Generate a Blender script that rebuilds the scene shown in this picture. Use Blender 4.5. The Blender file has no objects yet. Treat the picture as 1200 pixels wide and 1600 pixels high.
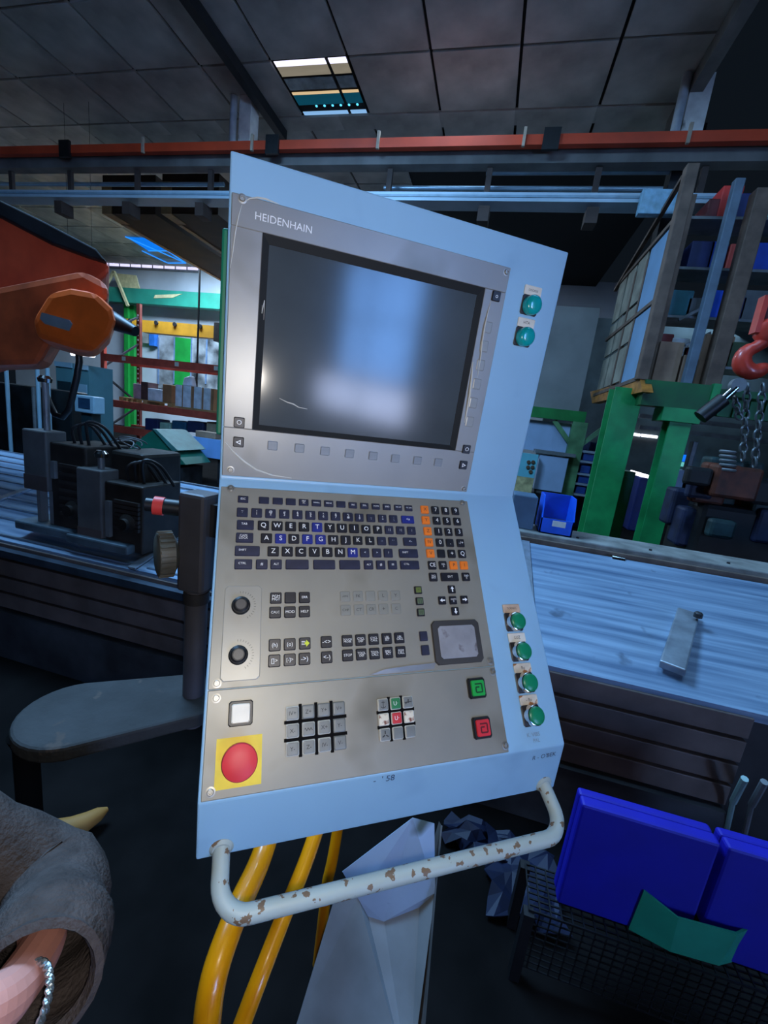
import bpy, bmesh, math, random
import numpy as np
from mathutils import Vector, Matrix
random.seed(7)
SC = bpy.context.scene
COL = SC.collection

# ------------------------------------------------------------------ camera
FPX = 661.0                                    # focal length in pixels of the 1200x1600 frame
CZ = 1.6                                       # lens height above the floor
F = np.array([[0.9632737739787589, 0.1652210790933674, -0.21167340737074622],
              [0.23991424381306925, -0.17551003004375337, 0.954797038626348],
              [0.1206017909498935, -0.9705144122460335, -0.20870309926403627]])   # camera (x right, y down, z ahead) -> hall axes
CAM = np.array([0.0, 0.0, CZ])
cd = bpy.data.cameras.new('camera'); cam = bpy.data.objects.new('camera', cd); COL.objects.link(cam)
cd.sensor_fit = 'AUTO'; cd.sensor_width = 36.0; cd.lens = FPX / 1600 * 36.0
cd.clip_start = 0.02; cd.clip_end = 200
cam.matrix_world = Matrix([[F[i][0], -F[i][1], -F[i][2], CAM[i]] for i in range(3)] + [[0, 0, 0, 1]])
SC.camera = cam

# ------------------------------------------------------------------ world, exposure, large lights
SC.view_settings.view_transform = 'Standard'; SC.view_settings.look = 'None'
SC.view_settings.exposure = 0.0; SC.view_settings.gamma = 1.0; SC.view_settings.use_curve_mapping = False
w = bpy.data.worlds.new('hall_air'); SC.world = w; w.use_nodes = True
w.node_tree.nodes['Background'].inputs[0].default_value = (0.30, 0.48, 0.75, 1)
w.node_tree.nodes['Background'].inputs[1].default_value = 0.013

def area(name, loc, target, sx, sy, power, color):
    d = bpy.data.lights.new(name, 'AREA'); d.shape = 'RECTANGLE'; d.size = sx; d.size_y = sy; d.energy = power; d.color = color
    o = bpy.data.objects.new(name, d); COL.objects.link(o); o.location = loc
    o.rotation_euler = (Vector(target) - Vector(loc)).to_track_quat('-Z', 'Y').to_euler(); return o
area('far_skylight_daylight', (-8.5, 12.2, 6.45), (-8.5, 12.6, 0), 6.0, 2.2, 2600, (0.55, 0.76, 1.0))
area('roof_light_daylight', (-1.2, 6.9, 6.45), (-1.2, 6.9, 0), 1.1, 1.0, 60, (0.45, 0.70, 1.0))
area('side_aisle_daylight', (5.0, 12.6, 5.2), (3.0, 11.5, 0.5), 3.0, 2.0, 110, (0.45, 0.72, 1.0))
area('added_bed_fill', (1.6, 2.4, 6.45), (1.4, 2.4, 0), 3.4, 2.2, 130, (0.33, 0.62, 1.0))  # fill lamp added to brighten bed and console; no skylight built above it
area('added_left_bed_fill', (-3.4, 2.6, 6.45), (-3.0, 2.2, 0), 3.0, 2.0, 720, (0.30, 0.60, 1.0))  # second added fill lamp, lifts the left stretch of the bed; no skylight there
fl = bpy.data.lights.new('phone_flash', 'SPOT'); fl.energy = 10.5; fl.color = (1.0, 0.93, 0.84); fl.shadow_soft_size = 0.006
fl.spot_size = math.radians(150); fl.spot_blend = 0.35
flo = bpy.data.objects.new('phone_flash', fl); COL.objects.link(flo)
fo = F @ np.array([0.010, 0.014, 0.0]) + CAM; flo.location = fo
flo.rotation_euler = (Vector(F @ np.array([-0.05, 0.02, 1]))).to_track_quat('-Z', 'Y').to_euler()

# ------------------------------------------------------------------ pixel helpers (a pixel gives only a direction)
def ray(x, y): return F @ np.array([(x - 600) / FPX, (y - 800) / FPX, 1.0])
def onY(x, y, Y): d = ray(x, y); return Vector(CAM + d * (Y / d[1]))
def onX(x, y, X): d = ray(x, y); return Vector(CAM + d * (X / d[0]))
def onZ(x, y, Z): d = ray(x, y); return Vector(CAM + d * ((Z - CZ) / d[2]))
def onD(x, y, D): d = ray(x, y); return Vector(CAM + d * D)          # D = depth along the lens axis

# ------------------------------------------------------------------ materials
def lin(c):
    return tuple(((v / 255) / 12.92 if v / 255 <= 0.04045 else ((v / 255 + 0.055) / 1.055) ** 2.4) for v in c)
MATS = {}
def mat(name, rgb, rough=0.6, metal=0.0, var=0.12, scale=6.0, bump=0.0, rgb2=None, spots=None, stretch=None, spec=0.5, coat=0.0, vstrength=None):
    if name in MATS: return MATS[name]
    m = bpy.data.materials.new(name); m.use_nodes = True; nt = m.node_tree; N = nt.nodes; L = nt.links
    b = N['Principled BSDF']; b.inputs['Roughness'].default_value = rough; b.inputs['Metallic'].default_value = metal
    b.inputs['Specular IOR Level'].default_value = spec; b.inputs['Coat Weight'].default_value = coat
    base = lin(rgb); c2 = lin(rgb2) if rgb2 else tuple(v * (1 - var * 2) for v in base); c1 = base if rgb2 else tuple(min(1, v * (1 + var)) for v in base)
    tc = N.new('ShaderNodeTexCoord'); mp = N.new('ShaderNodeMapping'); L.new(tc.outputs['Object'], mp.inputs[0])
    if stretch: mp.inputs['Scale'].default_value = stretch
    nz = N.new('ShaderNodeTexNoise'); nz.inputs['Scale'].default_value = scale; nz.inputs['Detail'].default_value = 5; L.new(mp.outputs[0], nz.inputs[0])
    cr = N.new('ShaderNodeValToRGB'); cr.color_ramp.elements[0].position = 0.32; cr.color_ramp.elements[1].position = 0.68
    cr.color_ramp.elements[0].color = (*c2, 1); cr.color_ramp.elements[1].color = (*c1, 1)
    L.new(nz.outputs[0], cr.inputs[0]); out = cr.outputs[0]
    if spots:                                         # (rgb, scale, threshold) chips, stains
        n2 = N.new('ShaderNodeTexNoise'); n2.inputs['Scale'].default_value = spots[1]; n2.inputs['Detail'].default_value = 3; L.new(tc.outputs['Object'], n2.inputs[0])
        r2 = N.new('ShaderNodeValToRGB'); r2.color_ramp.elements[0].position = spots[2]; r2.color_ramp.elements[1].position = spots[2] + (spots[3] if len(spots) > 3 else 0.015)
        r2.color_ramp.elements[0].color = (0, 0, 0, 1); r2.color_ramp.elements[1].color = (1, 1, 1, 1); L.new(n2.outputs[0], r2.inputs[0])
        mx = N.new('ShaderNodeMix'); mx.data_type = 'RGBA'; L.new(r2.outputs[0], mx.inputs['Factor']); L.new(out, mx.inputs['A']); mx.inputs['B'].default_value = (*lin(spots[0]), 1); out = mx.outputs['Result']
    L.new(out, b.inputs['Base Color'])
    if bump:
        bp = N.new('ShaderNodeBump'); bp.inputs['Strength'].default_value = bump; bp.inputs['Distance'].default_value = 0.01
        n3 = N.new('ShaderNodeTexNoise'); n3.inputs['Scale'].default_value = scale * 6; L.new(mp.outputs[0], n3.inputs[0]); L.new(n3.outputs[0], bp.inputs['Height']); L.new(bp.outputs[0], b.inputs['Normal'])
    MATS[name] = m; return m
def emit(name, rgb, s):
    if name in MATS: return MATS[name]
    m = bpy.data.materials.new(name); m.use_nodes = True; nt = m.node_tree; nt.nodes.remove(nt.nodes['Principled BSDF'])
    e = nt.nodes.new('ShaderNodeEmission'); e.inputs[0].default_value = (*lin(rgb), 1); e.inputs[1].default_value = s
    nz = nt.nodes.new('ShaderNodeTexNoise'); nz.inputs['Scale'].default_value = 1.3
    mm = nt.nodes.new('ShaderNodeMath'); mm.operation = 'MULTIPLY_ADD'; mm.inputs[1].default_value = 0.5 * s; mm.inputs[2].default_value = 0.75 * s
    nt.links.new(nz.outputs[0], mm.inputs[0]); nt.links.new(mm.outputs[0], e.inputs[1])
    nt.links.new(e.outputs[0], nt.nodes['Material Output'].inputs[0]); MATS[name] = m; return m

# ------------------------------------------------------------------ mesh builders
def spl(pts, n=6):
    o = []
    for i in range(len(pts) - 1):
        p0 = pts[max(i - 1, 0)]; p1 = pts[i]; p2 = pts[i + 1]; p3 = pts[min(i + 2, len(pts) - 1)]
        for t in [k / n for k in range(n)]: o.append(.5 * ((2 * p1) + (p2 - p0) * t + (2 * p0 - 5 * p1 + 4 * p2 - p3) * t * t + (3 * p1 - p0 - 3 * p2 + p3) * t ** 3))
    return o + [pts[-1]]
class MB:
    def __init__(s): s.v = []; s.f = []; s.mi = []; s.cur = 0
    def face(s, idx): s.f.append(idx); s.mi.append(s.cur)
    def add(s, vs, fs):
        o = len(s.v); s.v += [Vector(p) for p in vs]
        for q in fs: s.face([o + i for i in q])
    def hexa(s, a): s.add(a, [(0, 3, 2, 1), (4, 5, 6, 7), (0, 1, 5, 4), (1, 2, 6, 5), (2, 3, 7, 6), (3, 0, 4, 7)])
    def box(s, x0, y0, z0, x1, y1, z1): s.hexa([(x0, y0, z0), (x1, y0, z0), (x1, y1, z0), (x0, y1, z0), (x0, y0, z1), (x1, y0, z1), (x1, y1, z1), (x0, y1, z1)])
    def prism(s, pts, ext):
        n = len(pts); e = Vector(ext); pts = [Vector(p) for p in pts]
        s.add(pts + [p + e for p in pts], [tuple(range(n))[::-1], tuple(range(n, 2 * n))] + [(i, (i + 1) % n, n + (i + 1) % n, n + i) for i in range(n)])
    def bar(s, a, b, wid, hei, upv=(0, 0, 1)):
        a = Vector(a); b = Vector(b); d = (b - a).normalized(); sd = d.cross(Vector(upv))
        if sd.length < 1e-4: sd = d.cross(Vector((1, 0, 0)))
        sd.normalize(); u = sd.cross(d); p = [sd * (i * wid / 2) + u * (j * hei / 2) for i, j in ((-1, -1), (1, -1), (1, 1), (-1, 1))]
        s.hexa([a + q for q in p] + [b + q for q in p])
    def tube(s, pts, r, n=12, cap=True):
        pts = [Vector(p) for p in pts]; m = len(pts); rs = r if isinstance(r, (list, tuple)) else [r] * m; o = len(s.v); prev = None
        for i, p in enumerate(pts):
            d = (pts[min(i + 1, m - 1)] - pts[max(i - 1, 0)]).normalized()
            if prev is None:
                prev = d.orthogonal().normalized()
            prev = (prev - d * prev.dot(d)).normalized(); q = d.cross(prev)
            for k in range(n):
                a = 2 * math.pi * k / n; s.v.append(p + (prev * math.cos(a) + q * math.sin(a)) * rs[i])
        for i in range(m - 1):
            for k in range(n): s.face([o + i * n + k, o + i * n + (k + 1) % n, o + (i + 1) * n + (k + 1) % n, o + (i + 1) * n + k])
        if cap: s.face([o + k for k in range(n)][::-1]); s.face([o + (m - 1) * n + k for k in range(n)])
    def lathe(s, c, ax, prof, n=24):
        ax = Vector(ax).normalized(); u = ax.orthogonal().normalized(); q = ax.cross(u); c = Vector(c); o = len(s.v); m = len(prof)
        for r, h in prof:
            for k in range(n):
                a = 2 * math.pi * k / n; s.v.append(c + ax * h + (u * math.cos(a) + q * math.sin(a)) * r)
        for i in range(m - 1):
            for k in range(n): s.face([o + i * n + k, o + i * n + (k + 1) % n, o + (i + 1) * n + (k + 1) % n, o + (i + 1) * n + k])
        s.face([o + k for k in range(n)][::-1]); s.face([o + (m - 1) * n + k for k in range(n)])
    def mesh(s, name, mats, off=None, smooth=False):
        me = bpy.data.meshes.new(name); off = Vector(off) if off is not None else Vector((0, 0, 0))
        me.from_pydata([tuple(p - off) for p in s.v], [], s.f); me.update()
        for m in (mats if isinstance(mats, (list, tuple)) else [mats]): me.materials.append(m)
        for p, i in zip(me.polygons, s.mi): p.material_index = i; p.use_smooth = smooth
        bm = bmesh.new(); bm.from_mesh(me); bmesh.ops.recalc_face_normals(bm, faces=bm.faces); bm.to_mesh(me); bm.free()
        if smooth:
            try: me.set_sharp_from_angle(angle=math.radians(40))
            except Exception: pass
        return me
def link(name, me, parent=None, matrix=None):
    o = bpy.data.objects.new(name, me); COL.objects.link(o)
    if parent: o.parent = parent
    if matrix is not None: o.matrix_local = matrix
    return o
def root_of(o):
    while o.parent: o = o.parent
    return o
def tag(o, label, cat, group=None):
    o['label'] = label; o['category'] = cat
    if group: o['group'] = group
    return o
def thing(name, label, cat, loc, group=None):
    o = bpy.data.objects.new(name, None); COL.objects.link(o); o.location = Vector(loc); o.empty_display_size = 0.1
    return tag(o, label, cat, group)
def part(name, mb, m, parent, smooth=False, bev=0.0, label=None):
    o = link(name, mb.mesh(name, m, root_of(parent).location, smooth), parent)
    if bev: bevel(o, bev)
    if label: o['label'] = label
    return o
def single(name, mb, m, label, cat, group=None, smooth=False, bev=0.0):
    lo = Vector((sum(v.x for v in mb.v) / len(mb.v), sum(v.y for v in mb.v) / len(mb.v), min(v.z for v in mb.v)))
    o = link(name, mb.mesh(name, m, lo, smooth)); o.location = lo
    if bev: bevel(o, bev)
    return tag(o, label, cat, group)
def struct(name, mb, m, label=None, parent=None, smooth=False):
    o = link(name, mb.mesh(name, m, None, smooth), parent)
    if not parent: o['kind'] = 'structure'
    if label: o['label'] = label
    return o
def bevel(o, wd, seg=2):
    md = o.modifiers.new('edge', 'BEVEL'); md.width = wd; md.segments = seg; md.limit_method = 'ANGLE'; md.angle_limit = math.radians(35)
def pbox(x0, y0, x1, y1, Y, dep, mb=None):
    """upright box whose front lies in the plane Y and covers the pixel rectangle (x0,y0)-(x1,y1)"""
    mb = mb or MB(); ym = (y0 + y1) / 2; xm = (x0 + x1) / 2
    a = onY(x0, ym, Y).x; b = onY(x1, ym, Y).x; t = onY(xm, y0, Y).z; bt = onY(xm, y1, Y).z
    mb.box(a, Y, bt, b, Y + dep, t); return mb
def pslab(pix, Y, dep, mb=None, lean=0.0):
    mb = mb or MB(); mb.prism([onY(x, y, Y) for x, y in pix], (lean * dep, dep, 0)); return mb

# ================================================================== SETTING
M_floor = mat('dark_oily_floor', (20, 18, 18), 0.95, 0, 0.3, 3, 0.2, spec=0.08)
M_panelc = mat('ceiling_panel', (186, 184, 176), 0.9, 0, 0.22, 1.2)
M_gap = mat('ceiling_backing', (14, 15, 17), 0.95)
M_wall = mat('far_wall_paint', (196, 204, 212), 0.8, 0, 0.08, 0.8)
M_wallg = mat('grey_wall', (140, 140, 140), 0.85, 0, 0.15, 1.0)
M_steel = mat('grey_steel', (120, 124, 128), 0.5, 0.3, 0.2, 4)
M_dark = mat('dark_steel', (42, 42, 46), 0.55, 0.2, 0.3, 6)
M_black = mat('black_plastic', (22, 22, 25), 0.45, 0, 0.2, 20)

mb = MB(); mb.box(-22, -14, -0.1, 13, 24, 0); floor = struct('floor', mb, M_floor)
YC = 8.35                                                 # column line
ZC = 6.6
XCE = onZ(1120, 80, ZC).x; gx0 = onZ(687, 172, ZC).x; GP = onZ(807, 172, ZC).x - gx0; gy0 = onZ(807, 172, ZC).y; GY = gy0 - onZ(813, 72, ZC).y
mb = MB(); mb.box(-14.5, -2, ZC + 0.05, XCE, YC + 0.1, ZC + 0.2)
mb.box(-22, YC + 0.35, ZC + 0.05, 2.5, 16.2, ZC + 0.2)
ceil = struct('ceiling', mb, M_gap, 'dark grey panelled hall ceiling')
def panel_mesh(a, b):
    q = MB(); g = 0.022; q.box(g, g, 0, a - g, b - g, 0.04); return q.mesh('ceiling_panel', M_panelc)
pm = panel_mesh(GP, GY)
sky_cell = None
sc_ = onZ(500, 130, ZC)
for i in range(-12, 4):
    for j in range(-5, 1):
        x = gx0 + i * GP; y = gy0 + j * GY
        if x > XCE - .2: continue
        if x <= sc_.x < x + GP and y <= sc_.y < y + GY: sky_cell = (x, y); continue
        link('ceiling_panel', pm, ceil, Matrix.Translation((x, y, ZC + 0.01 + random.uniform(-.004, .004))))
last = YC - gy0 - GY
pm2 = panel_mesh(GP, YC - gy0)
for i in range(-12, 4):
    x = gx0 + (i + 0.55) * GP
    if x > XCE - GP * .9: continue
    link('ceiling_panel', pm2, ceil, Matrix.Translation((x, gy0, ZC + 0.01)))
pm3 = panel_mesh(1.25, 1.25)
for i in range(14):
    for j in range(6):
        link('ceiling_panel', pm3, ceil, Matrix.Translation((-20 + i * 1.25, YC + 0.45 + j * 1.25, ZC + 0.01)))

# walls
mb = MB(); mb.box(-22, 16.0, 0, 3.5, 16.2, ZC + 0.2); struct('wall_back', mb, M_wall, 'pale blue-white far wall of the hall')
mb = MB(); mb.box(1.4, 13.2, 0, 12.5, 13.4, 5.0); struct('wall_aisle', mb, mat('aisle_wall', (84, 96, 100), 0.85, 0, 0.3, 1.0), 'dim grey wall behind the mezzanine')
# wall at the right behind the camera, with the tall daylight opening that mirrors in the screen
mb = MB(); X9 = 9.0
mb.box(X9, -14, 0, X9 + 0.2, -10.3, 6); mb.box(X9, -6.3, 0, X9 + 0.2, 0.5, 6); mb.box(X9, -10.3, 4.4, X9 + 0.2, -6.3, 6); mb.box(X9, -10.3, 1.12, X9 + 0.2, -9.4, 4.4)
wr = struct('wall_right', mb, M_wallg, 'side wall with a tall daylight opening')
mb = MB(); mb.box(X9 + 0.12, -9.35, 1.12, X9 + 0.15, -6.55, 4.35); wn = struct('window_1', mb, emit('daylight_glass', (112, 172, 255), 25)); 
mb = MB(); mb.box(X9 + 0.12, -10.25, 0.0, X9 + 0.15, -6.35, 1.02); struct('window_2', mb, emit('daylight_door', (196, 212, 255), 26.0))
mb = MB()
for yy in (-8.3,): mb.box(X9 + 0.06, yy - 0.05, 0.0, X9 + 0.12, yy + 0.05, 4.4)
mb.box(X9 + 0.06, -10.3, 1.0, X9 + 0.12, -6.3, 1.14); mb.box(X9 + 0.06, -10.3, 2.7, X9 + 0.12, -6.3, 2.78)
struct('trim_1', mb, M_dark, 'dark mullions of the daylight opening')

# ================================================================== CONTROL CONSOLE
RC = np.array([[0.9450340103923346, 0.13802151503739107, 0.2964131923321972], [0.04486857692490371, -0.9527052853466127, 0.3005652176772342], [0.3238788816927014, -0.27074471492424823, -0.9065317254978298]])
TC = np.array([-0.23525464, -0.05000671, 0.61420845])
BA, CA, LS = 0.68681, 0.05246, 0.402                       # slope of keyboard face, of lower strip, length of keyboard face
MW = F @ RC; TW = F @ TC + CAM
console = bpy.data.objects.new('control_console', None); COL.objects.link(console)
console.matrix_world = Matrix([[MW[i][0], MW[i][1], MW[i][2], TW[i]] for i in range(3)] + [[0, 0, 0, 1]])
tag(console, 'light blue machine control console with dark screen, keyboard and white tube handle', 'control panel')
EY = {'U': np.array([0, 1.0, 0]), 'L': np.array([0, math.cos(BA), -math.sin(BA)]), 'S': np.array([0, math.cos(CA), -math.sin(CA)])}
OR = {'U': np.zeros(3), 'L': np.zeros(3), 'S': np.array([0, -LS * math.cos(BA), LS * math.sin(BA)])}
EX = np.array([1.0, 0, 0])
def cuv(kind, x, y):
    """pixel -> (u to the right, v upwards) on one of the console faces"""
    d = np.array([(x - 600) / FPX, (y - 800) / FPX, 1.0]); o = RC @ OR[kind] + TC
    s = np.linalg.solve(np.column_stack([RC @ EX, RC @ EY[kind], -d]), -o); return float(s[0]), float(s[1])
def cmat(kind, u, v, h=0.0, rot=0.0):
    n = np.cross(EX, EY[kind]); p = OR[kind] + EX * u + EY[kind] * v + n * h
    return Matrix([[1, EY[kind][0], n[0], p[0]], [0, EY[kind][1], n[1], p[1]], [0, EY[kind][2], n[2], p[2]], [0, 0, 0, 1]]) @ Matrix.Rotation(rot, 4, 'Z')

M_blue = mat('light_blue_paint', (138, 182, 216), 0.42, 0, 0.03, 5, spots=((126, 168, 204), 9, 0.60, 0.14))
M_inox = mat('brushed_panel_film', (142, 142, 140), 0.38, 0.25, 0.05, 7, rgb2=(130, 131, 131), spots=((114, 112, 106), 6, 0.60, 0.16))
M_inox2 = mat('brushed_panel_film_worn', (146, 143, 133), 0.45, 0.2, 0.05, 7, rgb2=(130, 129, 122), spots=((108, 104, 92), 7, 0.58, 0.18))
M_bezel = mat('screen_bezel', (30, 33, 36), 0.7, spec=.2)
M_screen = mat('screen_glass', (66, 74, 80), 0.13, 0, 0.12, 6, spec=0.36)
M_key = mat('key_dark', (42, 44, 66), 0.42, 0, 0.15, 60)
M_keyk = mat('key_black', (32, 32, 40), 0.4, 0, 0.15, 60)
M_keyb = mat('key_blue', (36, 46, 130), 0.4, 0, 0.1, 60)
M_keyo = mat('key_orange', (236, 122, 36), 0.45, 0, 0.05, 60)
M_keyg = mat('key_grey', (126, 127, 122), 0.45, 0, 0.05, 60)
M_keys = mat('key_soft_grey', (122, 130, 140), 0.4, 0, 0.05, 60)
M_white = mat('legend_white', (232, 234, 236), 0.5, 0, 0.02, 40)
M_ink = mat('legend_ink', (34, 36, 40), 0.6, 0, 0.02, 40)
M_inkb = mat('marker_ink', (40, 60, 100), 0.6, 0, 0.1, 40)
M_pale = mat('legend_pale', (150, 158, 186), 0.5, 0, 0.02, 40)
M_screw = mat('screw_metal', (160, 158, 152), 0.45, 0.8, 0.1, 30)
M_yellow = mat('estop_yellow', (226, 200, 50), 0.55, 0, 0.08, 30)
M_red = mat('button_red', (206, 40, 52), 0.5, 0, 0.06, 30)
M_green = mat('button_green', (26, 160, 66), 0.45, 0, 0.06, 30)
M_lens = mat('lens_teal', (14, 160, 166), 0.22, 0, 0.08, 30, coat=0.4)
M_cap = mat('cap_green', (16, 130, 92), 0.35, 0, 0.08, 30)
M_chrome = mat('chrome', (210, 212, 214), 0.12, 1.0, 0.02, 10)
M_plate = mat('button_plate', (34, 30, 34), 0.5, 0, 0.1, 30)
M_tag = mat('paper_tag', (216, 214, 206), 0.7, 0, 0.05, 40)
M_tagb = mat('stained_tag', (206, 198, 184), 0.7, 0, 0.1, 60, spots=((150, 98, 58), 60, 0.56, 0.05))
M_film = mat('clear_film_edge', (206, 208, 204), 0.15, 0, 0.05, 20, spec=1.0)

# housing: one sheet-metal body, extruded profile
XL, XR, YT = -0.0033, 0.499, 0.401
pS = OR['S']; eS = pS - EY['S'] * 0.0786
prof = [(YT, 0), (0, 0), (pS[1], pS[2]), (eS[1], eS[2]), (eS[1] + 0.004, eS[2] - 0.035), (-0.30, 0.06), (-0.10, -0.10), (0.36, -0.10), (YT, -0.03)]
mb = MB(); mb.prism([(XL, y, z) for y, z in prof], (XR - XL, 0, 0))
hs = part('housing', mb, M_blue, console) if False else link('housing', mb.mesh('housing', M_blue), console); bevel(hs, 0.0022, 2)
mb = MB(); mb.box(-0.0125, 0.055, -0.14, 0.36, 0.33, -0.045); bevel(link('rear_box', mb.mesh('rear_box', mat('teal_paint', (24, 132, 110), 0.5)), console), 0.003)

def plate_mesh(name, w, h, t, m, hole=None):
    q = MB()
    if not hole: q.box(0, -h, 0, w, 0, t)
    else:
        a, b, c, d = hole                                  # x0,x1,y0(top),y1(bottom) with y downwards positive
        for (x0, x1, y0, y1) in ((0, w, 0, c), (0, w, d, h), (0, a, c, d), (b, w, c, d)): q.box(x0, -y1, 0, x1, -y0, t)
    return q.mesh(name, m)
W4 = 0.4
H0, H1 = 0.0044, 0.3572; SX0, SX1, SY0, SY1 = 0.0383, 0.3629, 0.0739, 0.3221
mp_ = link('monitor_panel', plate_mesh('monitor_panel', W4, H1 - H0, 0.004, M_inox, (SX0, SX1, H1 - SY1, H1 - SY0)), console, cmat('U', 0, H1, 0.0002))
# bezel slopes down to the glass
mb = MB(); o_ = [(SX0, SY0, .0042), (SX1, SY0, .0042), (SX1, SY1, .0042), (SX0, SY1, .0042)]; IX0, IX1, IY0, IY1 = 0.0470, 0.3520, 0.0815, 0.3105
i_ = [(IX0, IY0, .0016), (IX1, IY0, .0016), (IX1, IY1, .0016), (IX0, IY1, .0016)]
mb.add(o_ + i_, [(k, (k + 1) % 4, 4 + (k + 1) % 4, 4 + k) for k in range(4)])
link('screen_bezel', mb.mesh('screen_bezel', M_bezel), console)
mb = MB(); n = 8
for j in range(n + 1):
    for i in range(n + 1):
        u = i / n; v = j / n; mb.v.append(Vector((IX0 + (IX1 - IX0) * u, IY0 + (IY1 - IY0) * v, 0.0014)))
for j in range(n):
    for i in range(n): mb.face([j * (n + 1) + i, j * (n + 1) + i + 1, (j + 1) * (n + 1) + i + 1, (j + 1) * (n + 1) + i])
link('screen', mb.mesh('screen', M_screen, None, True), console)
kp = link('keyboard_panel', plate_mesh('keyboard_panel', W4, 0.2855 - 0.0154, 0.003, M_inox2), console, cmat('L', 0, -0.0154, 0.0002))
mp2 = link('machine_panel', plate_mesh('machine_panel', W4, 0.400 - 0.2862, 0.0026, M_inox2), console, cmat('L', 0, -0.2862, 0.0002))
for o in (mp_, kp, mp2): bevel(o, 0.0008, 1)
HU, HL, HM = 0.0042, 0.0032, 0.0028

# lettering
TXT = {}
def text_mesh(s, size, m):
    k = (s, size, m.name)
    if k in TXT: return TXT[k]
    cu = bpy.data.curves.new('t', 'FONT'); cu.body = s; cu.size = size; cu.align_x = 'CENTER'; cu.align_y = 'CENTER'; cu.resolution_u = 3; cu.space_line = 0.75
    o = bpy.data.objects.new('t', cu); COL.objects.link(o); bpy.context.view_layer.update()
    me = bpy.data.meshes.new_from_object(o.evaluated_get(bpy.context.evaluated_depsgraph_get())); bpy.data.objects.remove(o); bpy.data.curves.remove(cu)
    me.name = 'legend'; me.materials.clear(); me.materials.append(m); TXT[k] = me; return me
KM = {}
def key_mesh(w, h, t, m, name='key'):
    k = (round(w, 4), round(h, 4), t, m.name)
    if k in KM: return KM[k]
    q = MB(); a, b = w / 2, h / 2; c = min(a, b) * 0.16; ti = 0.0009
    def ring(a, b, z): return [(a - c, -b, z), (a, -b + c, z), (a, b - c, z), (a - c, b, z), (-a + c, b, z), (-a, b - c, z), (-a, -b + c, z), (-a + c, -b, z)]
    q.add(ring(a, b, 0) + ring(a, b, t * 0.6) + ring(a - ti, b - ti, t), [tuple(range(16, 24))] + [(r * 8 + i, r * 8 + (i + 1) % 8, r * 8 + 8 + (i + 1) % 8, r * 8 + 8 + i) for r in (0, 1) for i in range(8)])
    KM[k] = q.mesh(name, m); return KM[k]
def key(kind, u, v, h, w, hh, m, s=None, ts=0.008, tm=None, t=0.003, dx=0.0, dy=0.0, name='key'):
    o = link(name, key_mesh(w, hh, t, m, name), console, cmat(kind, u, v, h))
    if s: link('legend', text_mesh(s, ts, tm or M_white), o, Matrix.Translation((dx, dy, t + 0.0002)))
    return o
def pk(pix, **k):  # list of (px,py) crops -> mean v and list of u
    return None
def row(kind, cx, cy, sc, items, h, w, hh, t=0.003):
    """items: (crop x, crop y, text, material, text size[, width px])"""
    uv = [cuv(kind, cx + it[0] / sc, cy + it[1] / sc) for it in items]; v = sum(q[1] for q in uv) / len(uv)
    for (u, _), it in zip(uv, items):
        ww = w
        if len(it) > 5 and it[5]:
            ww = abs(cuv(kind, cx + (it[0] + it[5] / 2) / sc, cy + it[1] / sc)[0] - cuv(kind, cx + (it[0] - it[5] / 2) / sc, cy + it[1] / sc)[0])
        left = len(it) > 6 and it[6]
        key(kind, u, v, h, ww, hh, it[3], it[2], it[4] if it[4] else 0.008, it[7] if len(it) > 7 else None, t, dx=(-ww / 2 + 0.010) if left else 0.0, dy=0.001 if left else 0.0)
K, KK, KB, KO = M_key, M_keyk, M_keyb, M_keyo
A = (350, 760, 5.714); B = (540, 770, 5.714)
P_ = M_pale
def seq(*its): return list(its)
row('L', *A, [(170, 125, 'ESC', K, .0042), (355, 137, None, K, 0), (477, 140, None, K, 0), (593, 147, None, K, 0), (708, 155, 'PRT\nSC', K, .0036), (820, 160, 'SCROLL', K, .0026), (930, 163, 'BREAK', K, .0030), (1038, 170, None, K, 0)], HL, .0145, .0105)
row('L', *B, [(58, 120, 'INS', K, .0036), (160, 125, 'DEL', K, .0036), (262, 133, 'HOME', K, .0032), (360, 138, 'END', K, .0036), (460, 142, 'PG UP', K, .0032), (553, 147, 'PG DN', K, .0032)], HL, .0135, .0100)
row('L', *A, [(163, 240, '~\n`', K, .005), (290, 247, '!\n1', K, .005), (413, 252, '@\n2', K, .005), (535, 258, '#\n3', K, .005), (652, 263, '$\n4', K, .005), (767, 268, '%\n5', K, .005), (880, 272, '^\n6', K, .005), (990, 275, '&\n7', K, .005), (1097, 282, '*\n8', K, .005)], HL, .0150, .0140)
row('L', *B, [(20, 225, '(\n9', K, .005), (115, 230, ')\n0', K, .005), (218, 235, '_\n-', K, .005), (320, 240, '+\n=', K, .005), (418, 243, ':\n;', K, .005), (545, 248, '<x', KB, .006, 112)], HL, .0140, .0130)
row('L', *A, [(190, 352, 'TAB', K, .0044, 152, True), (350, 360, 'Q', KK, .0098), (472, 365, 'W', KK, .0098), (592, 367, 'E', KK, .0098), (710, 370, 'R', KK, .0098), (826, 374, 'T', KB, .0098), (938, 377, 'Y', KK, .0098), (1047, 382, 'U', KK, .0098), (1155, 385, 'I', KK, .0098)], HL, .0155, .0145)
row('L', *B, [(175, 335, 'O', KK, .0092), (278, 338, 'P', KK, .0092), (380, 340, '{ [', K, .004), (480, 343, '} ]', K, .004), (578, 345, '|', K, .004)], HL, .0145, .0135)
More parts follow.
